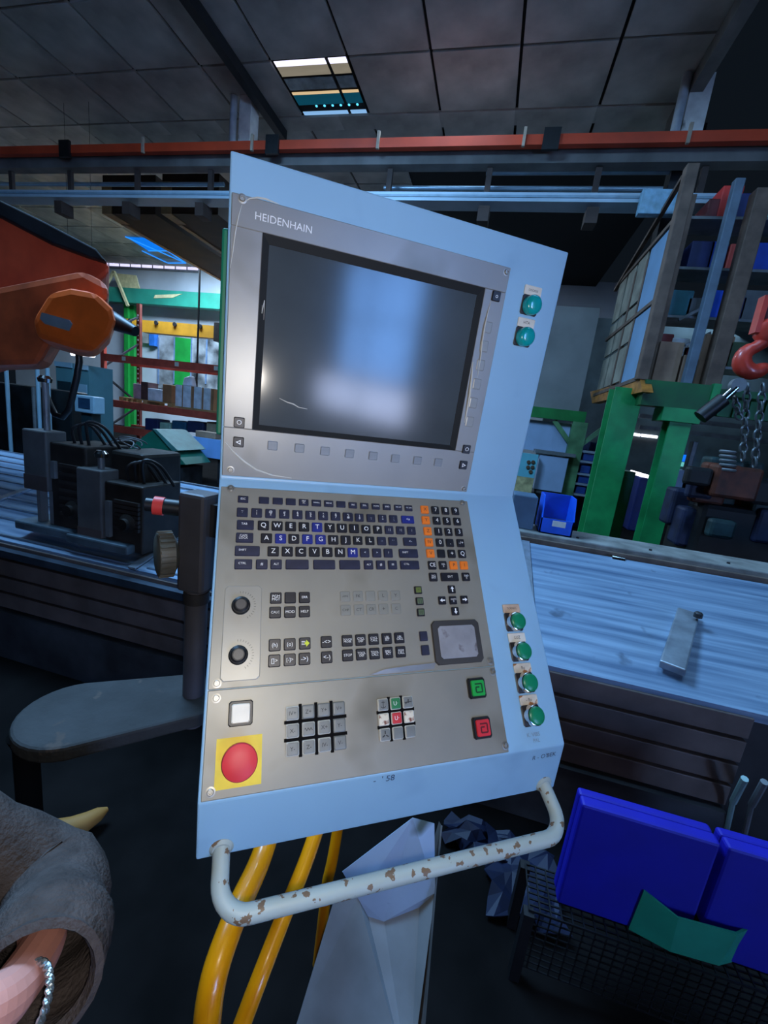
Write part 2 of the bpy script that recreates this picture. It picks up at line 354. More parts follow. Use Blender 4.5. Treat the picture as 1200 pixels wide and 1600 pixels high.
row('L', *A, [(183, 468, 'CAPS\nLOCK', K, .0044, 155, True), (377, 473, 'A', KK, .0098), (502, 478, 'S', KB, .0098), (620, 478, 'D', KK, .0098), (740, 480, 'F', KB, .0098), (857, 483, 'G', KB, .0098), (970, 485, 'H', KK, .0098), (1080, 485, 'J', KK, .0098)], HL, .0155, .0145)
row('L', *B, [(102, 435, 'K', KK, .0092), (210, 437, 'L', KK, .0092), (313, 438, ': ;', K, .004), (413, 440, '" \'', K, .004), (565, 445, '<-', K, .006, 118)], HL, .0145, .0135)
row('L', *A, [(208, 585, 'SHIFT', K, .0040, 222, True), (437, 588, 'Z', KK, .0098), (562, 590, 'X', KK, .0098), (682, 592, 'C', KK, .0098), (802, 592, 'V', KK, .0098), (917, 595, 'B', KK, .0098), (1030, 597, 'N', KK, .0098), (1142, 597, 'M', KB, .0098)], HL, .0155, .0145)
row('L', *B, [(163, 543, '<', K, .005), (270, 545, '>', K, .005), (372, 547, '?', K, .005), (552, 547, 'SHIFT', K, .0040, 168, True)], HL, .0145, .0140)
row('L', *A, [(172, 703, 'CTRL', K, .0042, 158, True), (335, 705, '#', K, .006), (463, 705, 'ALT', K, .0040), (650, 705, None, K, 0, 205), (890, 705, None, K, 0, 195), (1116, 705, None, K, 0, 184)], HL, .0155, .0140)
row('L', *B, [(197, 650, 'ALT', K, .0038), (305, 650, '#', K, .006), (410, 652, '=', K, .008), (563, 652, 'CTRL', K, .0038, 168, True)], HL, .0145, .0138)
I_ = M_ink
for its in ([(697, 160, 'X', KO, .008, None, False, I_), (790, 165, '7', KK, .0098), (880, 168, '8', KK, .0098), (968, 172, '9', KK, .0098)],
            [(707, 255, 'Y', KO, .008, None, False, I_), (803, 257, '4', KK, .0098), (893, 260, '5', KK, .0098), (985, 265, '6', KK, .0098)],
            [(723, 350, 'Z', KO, .008, None, False, I_), (818, 355, '1', KK, .0098), (908, 357, '2', KK, .0098), (1000, 360, '3', KK, .0098)],
            [(735, 450, 'IV', KO, .008, None, False, I_), (830, 450, '0', KK, .0098), (920, 455, '.', KK, .0098), (1015, 458, '-/+', KK, .0075)],
            [(748, 550, 'V', KO, .008, None, False, I_), (843, 550, None, KK, 0), (935, 550, '+', KK, .0098), (1028, 552, 'Q', KK, .0098)],
            [(762, 650, 'CE', KK, .0085), (858, 655, 'DEL\n[]', KK, .0036), (952, 655, 'P', KO, .008, None, False, I_), (1045, 655, 'I', KO, .008, None, False, I_)],
            [(772, 757, 'NO\nENT', KK, .0042), (918, 757, 'ENT', KK, .0048, 156), (1062, 757, 'END\n[]', KK, .0040)]):
    row('L', *B, its, HL, .0138, .0138)
Cc = (320, 900, 5.4545); D = (490, 890, 4.138)
for its in ([(603, 195, 'PGM\nMGT', KK, .0052), (725, 190, None, KK, 0), (845, 188, 'ERR', KK, .0048)], [(597, 317, 'CALC', KK, .0044), (722, 312, 'MOD', KK, .0052), (845, 307, 'HELP', KK, .0048)],
            [(593, 595, '(h)', KK, .007), (720, 583, '(o)', KK, .007)], [(590, 725, '[]>', KK, .007), (720, 717, '[-]>', KK, .006), (845, 708, '->)', KK, .008)],
            [(1030, 565, '-<>', KK, .008)], [(1033, 695, '<-)', KK, .008)]):
    row('L', *Cc, its, HL, .0152, .0152)
u, v = cuv('L', 320 + 848 / 5.4545, 900 + 578 / 5.4545); k_ = key('L', u, v, HL, .0152, .0152, KK, '\u2261', .011, None, .003, dx=-.002)
mb = MB(); mb.add([(.0015, -.0045, 0), (.0060, 0, 0), (.0015, .0045, 0), (.0015, .0015, 0), (-.0005, .0015, 0), (-.0005, -.0015, 0), (.0015, -.0015, 0)], [tuple(range(7))])
link('arrow_mark', mb.mesh('arrow_mark', mat('arrow_yellow', (206, 220, 40), .5)), k_, Matrix.Translation((0, 0, .0034)))
for its in ([(212, 462, 'TOUCH\nPROBE', KK, .0036), (298, 458, 'CYCL\nDEF', KK, .0042), (382, 453, 'CYCL\nCALL', KK, .0042), (466, 448, 'LBL\nSET', KK, .0044), (547, 443, 'LBL\nCALL', KK, .0042)],
            [(215, 555, 'STOP', KK, .0048), (303, 550, 'TOOL\nDEF', KK, .0042), (388, 545, 'TOOL\nCALL', KK, .0042), (473, 540, 'SPEC\nFCT', KK, .0042), (556, 533, 'PGM\nCALL', KK, .0042)]):
    row('L', *D, its, HL, .0152, .0152)
G = M_keyg
for its in ([(200, 178, 'APPR', G, .0036, None, False, I_), (282, 178, 'FK', G, .006, None, False, I_), (362, 175, None, G, 0), (443, 170, 'L', G, .007, None, False, I_), (523, 170, 'Y', G, .007, None, False, I_)],
            [(203, 265, 'CHF', G, .005, None, False, I_), (288, 262, 'CT', G, .006, None, False, I_), (368, 260, 'CR', G, .006, None, False, I_), (447, 258, '+', G, .008, None, False, I_), (528, 255, 'C', G, .006, None, False, I_)]):
    row('L', *D, its, HL, .0148, .0148, t=.0014)
M_yk = mat('key_olive', (96, 110, 50), .45); M_yk2 = mat('key_olive_grey', (84, 100, 74), .45)
for (x, y, m, s) in ((668, 137, M_yk, '='), (678, 208, M_yk2, '[ ]'), (686, 280, M_yk2, '[/]')):
    u, v = cuv('L', 490 + x / 4.138, 890 + y / 4.138); key('L', u, v, HL, .0122, .0115, KK, None); key('L', u, v, HL + .003, .0085, .008, m, s, .005, I_, t=.0004, name='key_inlay')
for (x, y, s) in ((885, 132, '\u2191'), (823, 203, '\u2190'), (965, 198, '\u2192'), (907, 272, '\u2193')):
    u, v = cuv('L', 490 + x / 4.138, 890 + y / 4.138); k_ = key('L', u, v, HL, .0125, .0125, KK)
    mb = MB(); mb.add([(-.004, -.001, 0), (.0005, -.001, 0), (.0005, -.003, 0), (.0045, 0, 0), (.0005, .003, 0), (.0005, .001, 0), (-.004, .001, 0)], [tuple(range(7))])
    link('arrow_mark', mb.mesh('arrow_mark', M_white), k_, Matrix.Translation((0, 0, .0032)) @ Matrix.Rotation({'\u2191': math.pi / 2, '\u2190': math.pi, '\u2192': 0, '\u2193': -math.pi / 2}[s], 4, 'Z'))
u, v = cuv('L', 490 + 893 / 4.138, 890 + 202 / 4.138); key('L', u, v, HL, .0125, .0125, KK, 'GOTO\n[]', .0032)
for (x, y) in ((703, 433), (714, 523)):
    u, v = cuv('L', 490 + x / 4.138, 890 + y / 4.138); key('L', u, v, HL, .0125, .0138, M_key)
# touch pad
def quad_uv(kind, cx, cy, sc, pts): return [cuv(kind, cx + x / sc, cy + y / sc) for x, y in pts]
q = quad_uv('L', *D, [(748, 335), (1050, 325), (1090, 600), (780, 620)]); u0 = (q[0][0] + q[3][0]) / 2; u1 = (q[1][0] + q[2][0]) / 2; v1 = (q[0][1] + q[1][1]) / 2; v0 = (q[2][1] + q[3][1]) / 2
tp = link('touchpad_frame', key_mesh(u1 - u0, v1 - v0, .004, mat('touchpad_rim', (58, 56, 56), .5), 'touchpad_frame'), console, cmat('L', (u0 + u1) / 2, (v0 + v1) / 2, HL))
link('touch_surface', key_mesh((u1 - u0) * .77, (v1 - v0) * .74, .0006, mat('touchpad_grey', (140, 142, 150), .3, 0, .1, 30, spots=((96, 90, 96), 45, .6, .1)), 'touch_surface'), tp, Matrix.Translation((0, 0, .0041)))
# override knobs on their plate
q = quad_uv('L', *Cc, [(215, 170), (452, 160), (455, 800), (185, 815)]); kw = .046
uk, vk = cuv('L', 376.3, 947.3); uk2, vk2 = cuv('L', 372.2, 1024.0)
link('knob_plate', key_mesh(.047, .118, .0008, mat('knob_plate_grey', (148, 146, 138), .4, .15, .05, 9), 'knob_plate'), console, cmat('L', (uk + uk2) / 2 + .003, (vk + vk2) / 2 - .002, HL))
for uu, vv in ((uk, vk), (uk2, vk2)):
    mb = MB(); mb.lathe((0, 0, 0), (0, 0, 1), [(.0118, 0), (.0118, .003), (.0105, .004), (.0098, .011), (.0075, .0125), (.0072, .0118)], 28)
    k_ = link('override_knob', mb.mesh('override_knob', M_black, None, True), console, cmat('L', uu, vv, HL + .0008))
    mb = MB(); mb.lathe((0, 0, 0), (0, 0, 1), [(.0066, 0), (.0062, .0008)], 20); link('knob_cap', mb.mesh('knob_cap', mat('knob_grey', (66, 64, 64), .45)), k_, Matrix.Translation((0, 0, .0118)))
    mb = MB()
    for k in range(15):
        a = math.radians(-60 + k * 11); mb.bar((.0165 * math.cos(a), .0165 * math.sin(a), 0.0002), (.019 * math.cos(a), .019 * math.sin(a), .0002), .0004, .0002)
    link('dial_scale', mb.mesh('dial_scale', M_ink), console, cmat('L', uu, vv, HL + .0009))
# monitor keys
for (x, y) in ((425.6, 695.5), (467.3, 699.5), (507, 704), (545, 707.8), (581.6, 711.4), (616.2, 715.6), (650.5, 718.7), (682.7, 721.5)):
    u, v = cuv('U', x, y); key('U', u, .0415 if False else v, HU, .0142, .0132, M_keys, t=.0022, name='soft_key')
for k in range(6):
    x, y = (764, 513) if k == 0 else (764 - k * 5.7, 513 + k * 29.2); u, v = cuv('U', x, y); key('U', .3795, v, HU, .0135, .0165, mat('key_film_grey', (138, 140, 138), .36, .15, .03, 30), t=.0012, name='soft_key')
for (x, y, s) in ((373.9, 659.5, 'O'), (372.8, 689.8, '\u25c1'), (726.5, 701.2, 'O'), (721.6, 725.7, '\u25b7'), (772.5, 463.7, 'o')):
    u, v = cuv('U', x, y); k_ = key('U', u, v, HU, .0145, .0145, KK, s if s in 'Oo' else None, .009)
    if s not in 'Oo':
        sg = -1 if s == '\u25c1' else 1; mb = MB(); mb.add([(-.003 * sg, -.0035, 0), (.004 * sg, 0, 0), (-.003 * sg, .0035, 0), (-.0018 * sg, .0017, 0), (.0016 * sg, 0, 0), (-.0018 * sg, -.0017, 0)], [(0, 1, 4, 5), (1, 2, 3, 4), (2, 0, 5, 3)])
        link('triangle_mark', mb.mesh('triangle_mark', M_white), k_, Matrix.Translation((0, 0, .0032)))
link('maker_lettering', text_mesh('HEIDENHAIN', .0122, M_white), console, cmat('U', *[(a + b) / 2 for a, b in zip(cuv('U', 410, 341), cuv('U', 476, 360))], HU + .0003))
# screws
for kind, x, y, h in (('U', 378.8, 312.5, HU), ('U', 788.8, 426, HU), ('U', 722.8, 762.5, HU), ('U', 360.4, 733, HU), ('L', 361, 765, HL), ('L', 721, 787, HL), ('L', 764, 1033, HL), ('L', 768, 1050, HM), ('L', 787.8, 1165, HM), ('L', 328.8, 1237, HM), ('L', 339, 1068, HL), ('L', 338, 1091, HM)):
    u, v = cuv(kind, x, y); mb = MB(); mb.lathe((0, 0, 0), (0, 0, 1), [(.0055, 0), (.0055, .0006), (.0036, .0008), (.0036, .0028), (.003, .0034), (.0018, .0034), (.0016, .0018)], 16)
    link('screw', mb.mesh('screw', M_screw, None, True), console, cmat(kind, u, v, h))
# illuminated white button, red and green spiral buttons
def sq_button(x, y, w, hh, m, mark=None):
    u, v = cuv('L', x, y); b = link('square_button', key_mesh(w, hh, .005, M_black, 'square_button'), console, cmat('L', u, v, HM))
    link('button_face', key_mesh(w * .76, hh * .76, .003, m, 'button_face'), b, Matrix.Translation((0, 0, .0048)))
    if mark:
        mb = MB(); s = w * .2; t_ = w * .035
        for a, c in (((-s, s), (s, s)), ((s, s), (s, -s)), ((s, -s), (-s * .8, -s)), ((-s * .8, -s), (-s * .8, s * .25)), ((-s * .8, s * .25), (s * .25, s * .25))):
            mb.bar((*a, 0), (*c, 0), t_ * 2, .0004)
        link('square_spiral', mb.mesh('square_spiral', mark), b, Matrix.Translation((0, 0, .0081)))
sq_button(376, 1114, .0278, .0278, mat('button_white', (224, 220, 208), .45, 0, .06, 40))
sq_button(742, 1075, .0278, .0278, M_green, mat('spiral_dark_green', (10, 60, 26), .5))
sq_button(750, 1136.5, .0278, .0278, M_red, mat('spiral_dark_red', (90, 14, 20), .5))
# emergency stop
mb = MB(); mb.box(-.0255, -.0258, 0, .0255, .0258, .0006); es = link('estop_plate', mb.mesh('estop_plate', M_yellow), console, cmat('L', .0385, -.3652, HM))
mb = MB(); mb.lathe((0, 0, 0), (0, 0, 1), [(.013, 0), (.013, .010), (.0185, .012), (.0195, .014), (.0195, .019), (.0185, .0215), (.012, .0235), (.004, .024)], 36)
link('mushroom_head', mb.mesh('mushroom_head', M_red, None, True), es, Matrix.Translation((.0005, .0012, .0006)))
# jog keys in a dark grille
jl = (('IV+', 'Z+', 'Y+', 'V+'), ('X-', '~', 'X+', 'Y-'), ('Y-', 'Z-', 'IV-', 'V-'))
jx, jy, jp = .0995, .3205, .0196
GK = mat('key_silver', (116, 120, 120), .42, .1, .08, 40); RIM = mat('key_rim', (196, 198, 194), .35)
def grille(u0, v0, nc, nr, p):
    mb = MB()
    for i in range(1, nc): mb.box((i - .5) * p - .0019, -(nr - .5) * p, 0, (i - .5) * p + .0019, .5 * p, .0016)
    for j in range(1, nr): mb.box(-.5 * p, -(j - .5) * p - .0019, 0, (nc - .5) * p, -(j - .5) * p + .0019, .0015)
    link('key_grille', mb.mesh('key_grille', mat('grille_black', (14, 14, 16), .9, spec=.1)), console, cmat('L', u0, v0, HM))
grille(jx, -jy, 4, 3, jp)
for r in range(3):
    for c in range(4):
        s = jl[r][c]; k_ = key('L', jx + c * jp, -jy - r * jp, HM, .0160, .0160, RIM if (r * 4 + c) in (0, 4, 5, 6, 8, 9, 10) else GK, t=.0030, name='jog_key')
        link('key_face', key_mesh(.0138, .0138, .0006, GK, 'key_face'), k_, Matrix.Translation((0, 0, .003)))
        if s == '~':
            mb = MB(); px = None
            for q in range(13):
                x = -.005 + q * .00083; p = Vector((x, .0016 * math.sin(q * 1.5), 0))
                if px: mb.bar(px, p, .0007, .0002)
                px = p
            link('legend', mb.mesh('legend', M_ink), k_, Matrix.Translation((0, 0, .0039)))
        else: link('legend', text_mesh(s, .0066, M_ink), k_, Matrix.Translation((0, 0, .0039)))
E_ = (540, 1040, 4.286)
c0 = cuv('L', 540 + 333 / 4.286, 1040 + 350 / 4.286); gp = .0178
grille(c0[0] - gp, c0[1] + gp, 3, 3, gp)
BW = mat('key_burnt_white', (214, 208, 194), .5, 0, .05, 40, spots=((112, 62, 46), 130, .52, .12))
for r, rw in enumerate(((('T', GK), ('U', mat('key_green', (30, 116, 70), .45)), ('-', GK)), ((None, BW), ('U', mat('key_red', (190, 44, 52), .45)), (None, BW)), (('Y', GK), (None, GK), (None, GK)))):
    for c, (s, m) in enumerate(rw):
        k_ = key('L', c0[0] + (c - 1) * gp, c0[1] + (1 - r) * gp, HM, .0150, .0150, RIM, t=.0030, name='function_key')
        link('key_face', key_mesh(.0130, .0130, .0006, m, 'key_face'), k_, Matrix.Translation((0, 0, .003)))
        tm = M_white if s == 'U' else M_ink
        if s == 'T':                                        # anchor-like mark
            mb = MB(); mb.bar((0, .005, 0), (0, -.0035, 0), .0008, .0002); mb.bar((-.0022, .003, 0), (.0022, .003, 0), .0007, .0002)
            pr = [Vector((.0035 * math.sin(t), -.0008 - .003 * math.cos(t), 0)) for t in [i * .3 - 1.2 for i in range(9)]]
            for a, b in zip(pr, pr[1:]): mb.bar(a, b, .0008, .0002)
            link('legend', mb.mesh('legend', tm), k_, Matrix.Translation((0, 0, .0039)))
        elif s == 'Y':
            mb = MB()
            for t in (90, 210, 330): mb.bar((.001 * math.cos(math.radians(t)), .001 * math.sin(math.radians(t)), 0), (.0048 * math.cos(math.radians(t)), .0048 * math.sin(math.radians(t)), 0), .0014, .0002)
            link('legend', mb.mesh('legend', tm), k_, Matrix.Translation((0, 0, .0039)))
        elif s == '-':
            mb = MB(); mb.bar((-.005, 0, 0), (.005, .0005, 0), .0010, .0002); mb.bar((0, -.001, 0), (.0005, .004, 0), .0014, .0002); mb.bar((-.004, -.002, 0), (-.002, 0, 0), .001, .0002)
            link('legend', mb.mesh('legend', tm), k_, Matrix.Translation((0, 0, .0039)))
        elif s: link('legend', text_mesh('U\u00b7', .0072, tm), k_, Matrix.Translation((0, 0, .0039)))
# signal lamps (upper face) and green push buttons (lower face)
def tagged(kind, u, v, s, tagm, lampu):
    b = link('indicator_lamp' if lampu else 'push_button', key_mesh(.031, .029, .0015, M_plate, 'lamp_plate'), console, cmat(kind, u - (.003 if lampu else .0), v - (.002 if lampu else 0), .0006))
    link('paper_tag', key_mesh(.0315, .0135, .0016, tagm, 'paper_tag'), b, Matrix.Translation((.0005, .0212, 0)))
    if s: link('tag_writing', text_mesh(s, .0062 if len(s) < 5 else .0046, M_ink), b, Matrix.Translation((.0005, .0212, .0018)))
    mb = MB()
    if lampu:
        mb.lathe((0, 0, 0), (0, 0, 1), [(.0148, 0), (.0148, .004), (.0142, .010), (.0118, .0125), (.0080, .0136), (.002, .014)], 28)
        link('lamp_lens', mb.mesh('lamp_lens', M_lens, None, True), b, Matrix.Translation((.001, 0, .0015)))
    else:
        mb.lathe((0, 0, 0), (0, 0, 1), [(.0150, 0), (.0150, .004), (.0138, .009), (.0130, .0095)], 28); link('chrome_bezel', mb.mesh('chrome_bezel', M_chrome, None, True), b, Matrix.Translation((.001, 0, .0015)))
        mb = MB(); mb.lathe((0, 0, 0), (0, 0, 1), [(.0128, .008), (.0124, .0125), (.0108, .0138), (.004, .0143)], 28); link('button_cap', mb.mesh('button_cap', M_cap, None, True), b, Matrix.Translation((.001, 0, .0015)))
tagged('U', .4510, .3160, 'DISORSE', M_tag, True); tagged('U', .4510, .2690, 'HTA', M_tag, True)
for i, (s, m) in enumerate((('TORNILL', mat('brown_tag', (196, 168, 146), .7, 0, .1, 60)), ('LUZ', M_tag), ('Bo', M_tagb), ('- Bo', M_tagb))):
    tagged('L', .4490, -.2225 - i * .0452, s, m, False)
for s, kind, x, y, sz in (('K. VIBS', 'L', 833, 1148, .0075), ('PAL', 'L', 838, 1157, .007)):
    link('marker_writing', text_mesh(s, sz, mat('faded_ink', (120, 140, 164), .6)), console, cmat(kind, *cuv(kind, x, y), .0006))
link('marker_writing', text_mesh("R - O'BEK", .0100, M_inkb), console, cmat('S', *cuv('S', 850, 1181), .0006, .03))
link('marker_writing', text_mesh("-  ' 58", .0125, M_inkb), console, cmat('S', *cuv('S', 600, 1217), .0006))
# lifted clear film: glossy curled edges
def film(kind, pix, h, r=.0011, lift=.003):
    pts = []
    for i, (x, y) in enumerate(pix):
        u, v = cuv(kind, x, y); pts.append(cmat(kind, u, v, h + lift * math.sin(math.pi * i / (len(pix) - 1))).translation)
    mb = MB(); mb.tube(pts, [r * (.25 + .75 * math.sin(math.pi * i / (len(pix) - 1))) for i in range(len(pix))], 6); link('film_edge', mb.mesh('film_edge', M_film, None, True), console)
film('U', [(381, 318), (390, 313), (402, 312), (415, 314), (428, 319), (436, 321)], HU)
film('U', [(378, 322), (373, 340), (368, 365), (364, 395), (360, 420)], HU, .0008)
film('U', [(765, 470), (759, 490), (754, 510), (750, 535), (748, 560), (744, 590)], HU, .0012)
film('U', [(737, 565), (734, 590), (731, 615), (727, 640), (724, 660)], HU, .0018)
film('U', [(352, 690), (365, 705), (382, 720), (400, 732), (425, 741), (455, 746)], HU, .0016)
film('U', [(436, 622), (448, 628), (458, 631), (466, 636), (480, 639)], .0020, .0010)
film('U', [(410, 470), (409, 490), (413, 470), (412, 500)], .0020, .0006)
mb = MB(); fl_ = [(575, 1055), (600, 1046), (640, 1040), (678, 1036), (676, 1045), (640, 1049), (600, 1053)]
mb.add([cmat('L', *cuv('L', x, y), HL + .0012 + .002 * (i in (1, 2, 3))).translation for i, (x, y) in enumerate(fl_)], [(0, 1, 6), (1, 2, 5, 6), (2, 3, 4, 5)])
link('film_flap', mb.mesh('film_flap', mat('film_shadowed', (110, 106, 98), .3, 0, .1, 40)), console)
# tube handle with chipped paint
M_chip = mat('white_chipped_paint', (160, 176, 178), .5, 0, .05, 8, spots=((112, 92, 72), 85, .60))
hd = Vector((0, -.40, .9165)); 
def hpt(u, l): p = OR['S'] + EX * u - EY['S'] * .069; return Vector(p) + hd * l
hl, rc = .062, .032; pts = [hpt(.024, -.004), hpt(.024, .012), hpt(.024, hl - rc)]
for k in range(1, 8): a = math.pi / 2 * k / 8; pts.append(hpt(.024 + rc * (1 - math.cos(a)), hl - rc + rc * math.sin(a)))
pts += [hpt(.024 + rc, hl), hpt(.14, hl), hpt(.25, hl), hpt(.36, hl), hpt(.478 - rc, hl)]
for k in range(1, 8): a = math.pi / 2 * k / 8; pts.append(hpt(.478 - rc + rc * math.sin(a), hl - rc + rc * math.cos(a)))
pts += [hpt(.478, hl - rc), hpt(.478, .012), hpt(.478, -.004)]
mb = MB(); mb.tube(pts, .0097, 16); link('tube_handle', mb.mesh('tube_handle', M_chip, None, True), console)
for u in (.024, .478):
    mb = MB(); mb.lathe(hpt(u, -.002), Vector((0, -math.sin(CA) * 0, 1)), [(.0135, -.001), (.0135, .002), (.0105, .005)], 18); link('handle_collar', mb.mesh('handle_collar', M_chip, None, True), console)

# ================================================================== PENDANT SUPPORT (behind the console)
M_post = mat('post_grey', (72, 72, 80), .5, .2, .15, 8)
M_arm = mat('arm_worn_grey', (46, 48, 50), .8, .1, .25, 8, .3, spots=((70, 62, 58), 24, .66, .05))
pb = onD(308, 900, .93); PXc, PYc = pb.x, pb.y
def zat(x, y): return onY(x, y, PYc).z
z_arm = zat(300, 1082); z_top = zat(308, 768); z_mid = zat(308, 920)
pend = thing('pendant_arm', 'dark grey swivel arm and post carrying the console', 'support arm', (PXc, PYc, z_arm - .1))
mb = MB(); mb.box(PXc - .030, PYc - .03, z_mid, PXc + .034, PYc + .03, z_top); part('clamp_head', mb, M_post, pend, bev=.008)
mb = MB(); mb.tube([(PXc, PYc, z_arm - .08), (PXc, PYc, z_mid + .01)], .024, 20); part('post', mb, M_post, pend, True)
mb = MB(); mb.tube([(PXc, PYc, z_mid - .03), (PXc, PYc, z_mid - .005)], .0275, 20); part('collar', mb, M_dark, pend, True)
mb = MB(); mb.box(PXc + .034, PYc - .01, z_top - .09, PXc + .07, PYc + .025, z_top - .02); part('console_bracket', mb, M_dark, pend)
# swivel arm: flat slab with a round pivot end
e = onZ(118, 1112, z_arm); ex = (Vector((PXc, PYc, 0)) - Vector((e.x, e.y, 0))); ln = ex.length; ex.normalize(); ey_ = Vector((-ex.y, ex.x, 0)); wd = .078
out = [(ln + .03, -wd), (ln + .03, wd)] + [(-wd * 1.35 * math.sin(t), wd * 1.35 * math.cos(t)) for t in [math.pi * k / 16 for k in range(17)]]
mb = MB(); mb.prism([Vector((e.x, e.y, z_arm - .032)) + ex * a + ey_ * b for a, b in out], (0, 0, .032)); part('swivel_arm', mb, M_arm, pend, bev=.006)
mb = MB(); ec = e - ex * .085; mb.lathe((ec.x, ec.y, 0.0), (0, 0, 1), [(.05, 0), (.05, .02), (.022, .03), (.022, z_arm - .06), (.03, z_arm - .034)], 24); part('pivot_column', mb, mat('matt_black', (8, 8, 9), .95, spec=.05), pend, True)
# knurled clamp knob and red-ringed plug at the left of the post
kc = onD(255, 866, .90); kx = Vector((PXc - .03, PYc, kc.z)); ax = (kc - kx); L0 = ax.length; ax.normalize()
mb = MB(); mb.lathe(kx, ax, [(.016, 0), (.02, L0 * .3), (.042, L0 * .55), (.046, L0 * .6), (.046, L0 * 1.25), (.040, L0 * 1.3)], 28)
kn = part('clamp_knob', mb, mat('knob_olive', (98, 94, 82), .5, .2, .1, 20), pend, True)
mb = MB(); u_ = ax.orthogonal().normalized(); q_ = ax.cross(u_)
for k in range(24):
    a = 2 * math.pi * k / 24; r_ = u_ * math.cos(a) + q_ * math.sin(a); mb.bar(kx + ax * L0 * .62 + r_ * .047, kx + ax * L0 * 1.22 + r_ * .047, .006, .006, r_)
part('knurl', mb, mat('knob_olive', (98, 94, 82)), kn)
pc = onD(262, 796, .88); p0 = Vector((PXc - .028, PYc - .005, pc.z)); p1 = onD(228, 788, .88)
d_ = (p1 - p0); mb = MB(); mb.tube([p0, p0 + d_ * .55], .017, 18); pg = part('plug', mb, M_black, pend, True)
mb = MB(); mb.tube([p0 + d_ * .55, p0 + d_ * .80], .0195, 18); part('plug_ring', mb, mat('plug_red', (226, 62, 54), .45), pg, True, label='red ring')
mb = MB(); mb.tube([p0 + d_ * .80, p1], .014, 18); part('plug_tip', mb, M_black, pg, True)

# ================================================================== LOWER FOREGROUND
M_yp = mat('yellow_pipe_paint', (255, 158, 8), .3, 0, .1, 10, coat=.3, spots=((70, 66, 62), 16, .69))
def pipe(pix, r, label):
    mb = MB(); pts = [onD(x, y, d) for x, y, d in pix]
    sm = []
    for i in range(len(pts) - 1):
        p0 = pts[max(i - 1, 0)]; p1 = pts[i]; p2 = pts[i + 1]; p3 = pts[min(i + 2, len(pts) - 1)]
        for t in [k / 6 for k in range(6)]:
            sm.append(.5 * ((2 * p1) + (p2 - p0) * t + (2 * p0 - 5 * p1 + 4 * p2 - p3) * t * t + (3 * p1 - p0 - 3 * p2 + p3) * t ** 3))
    sm.append(pts[-1]); g = Vector((sm[-1].x, sm[-1].y, 0.0))
    if sm[-1].z > .02: sm += [sm[-1] + (g - sm[-1]) * .5 + Vector((0, 0, 0)), g]
    mb.tube(sm, r, 16); return single('guard_pipe', mb, M_yp, label, 'pipe', smooth=True)
pipe([(440, 1240, .98), (408, 1340, .86), (372, 1420, .76), (342, 1500, .70), (328, 1560, .68), (322, 1620, .68)], .0215, 'thick yellow painted pipe bending down below the console with chipped paint')
pipe([(510, 1250, 1.02), (480, 1340, .94), (440, 1440, .86), (405, 1530, .80), (375, 1610, .78)], .0165, 'thinner straight yellow pipe right of the thick bent one')
pipe([(530, 1280, 1.22), (520, 1340, 1.2), (512, 1375, 1.2)], .0155, 'short yellow pipe stub behind the straight yellow pipe')
# folded sheet-metal cover
M_sheet = mat('blue_grey_sheet', (150, 166, 190), .5, .15, .1, 5, spots=((70, 80, 74), 5, .66, .04))
tp_ = [onD(645, 1278, 1.02), onD(690, 1290, 1.02), onD(660, 1605, .88), onD(460, 1605, .88), onD(535, 1362, 1.0)]
base = Vector((tp_[2].x, tp_[2].y, 0))
shc = thing('sheet_cover', 'folded pale blue sheet-metal cover with torn crease under the handle', 'cover', base)
nrm = (tp_[1] - tp_[0]).cross(tp_[3] - tp_[0]).normalized()
if nrm.dot(Vector(CAM) - tp_[0]) < 0: nrm = -nrm
mb = MB(); cr0 = onD(562, 1425, .98); cr1 = onD(680, 1438, .965)
mb.prism([tp_[0], tp_[1] - (tp_[1] - tp_[0]) * .25, onD(680, 1395, .968), onD(655, 1418, .968), onD(600, 1440, .965), onD(575, 1432, .968), onD(560, 1405, .975), tp_[4]], nrm * -.003); part('upper_sheet', mb, M_sheet, shc)
mb = MB(); mb.prism([onD(560, 1402, .980), onD(575, 1430, .973), onD(600, 1438, .970), onD(655, 1416, .973), onD(680, 1393, .973), onD(650, 1605, .885), onD(640, 1700, .82), onD(440, 1700, .82), onD(462, 1605, .885), onD(530, 1380, .99)], nrm * -.003); part('lower_sheet', mb, mat('grey_sheet', (124, 130, 136), .55, .15, .15, 6, spots=((70, 80, 74), 5, .66, .04)), shc)
mb = MB(); a_, b_, c_, d2 = tp_[1], onD(660, 1605, .88), onD(645, 1605, .9), onD(668, 1400, .985)
mb.prism([tp_[1], onD(655, 1720, .80), onD(630, 1720, .84), onD(684, 1310, 1.04)], nrm * -.03 ); part('side_flange', mb, mat('flange_grey', (104, 100, 100), .5, .3, .2, 10), shc)
mb = MB(); mb.tube([tp_[1], onD(660, 1605, .88), onD(654, 1720, .80)], .0022, 6); part('bright_edge', mb, M_steel, shc)
g0 = onD(445, 1700, .82); mb = MB(); mb.box(g0.x + .03, g0.y + .08, 0, g0.x + .16, g0.y + .2, g0.z + .02); part('foot', mb, M_dark, shc)

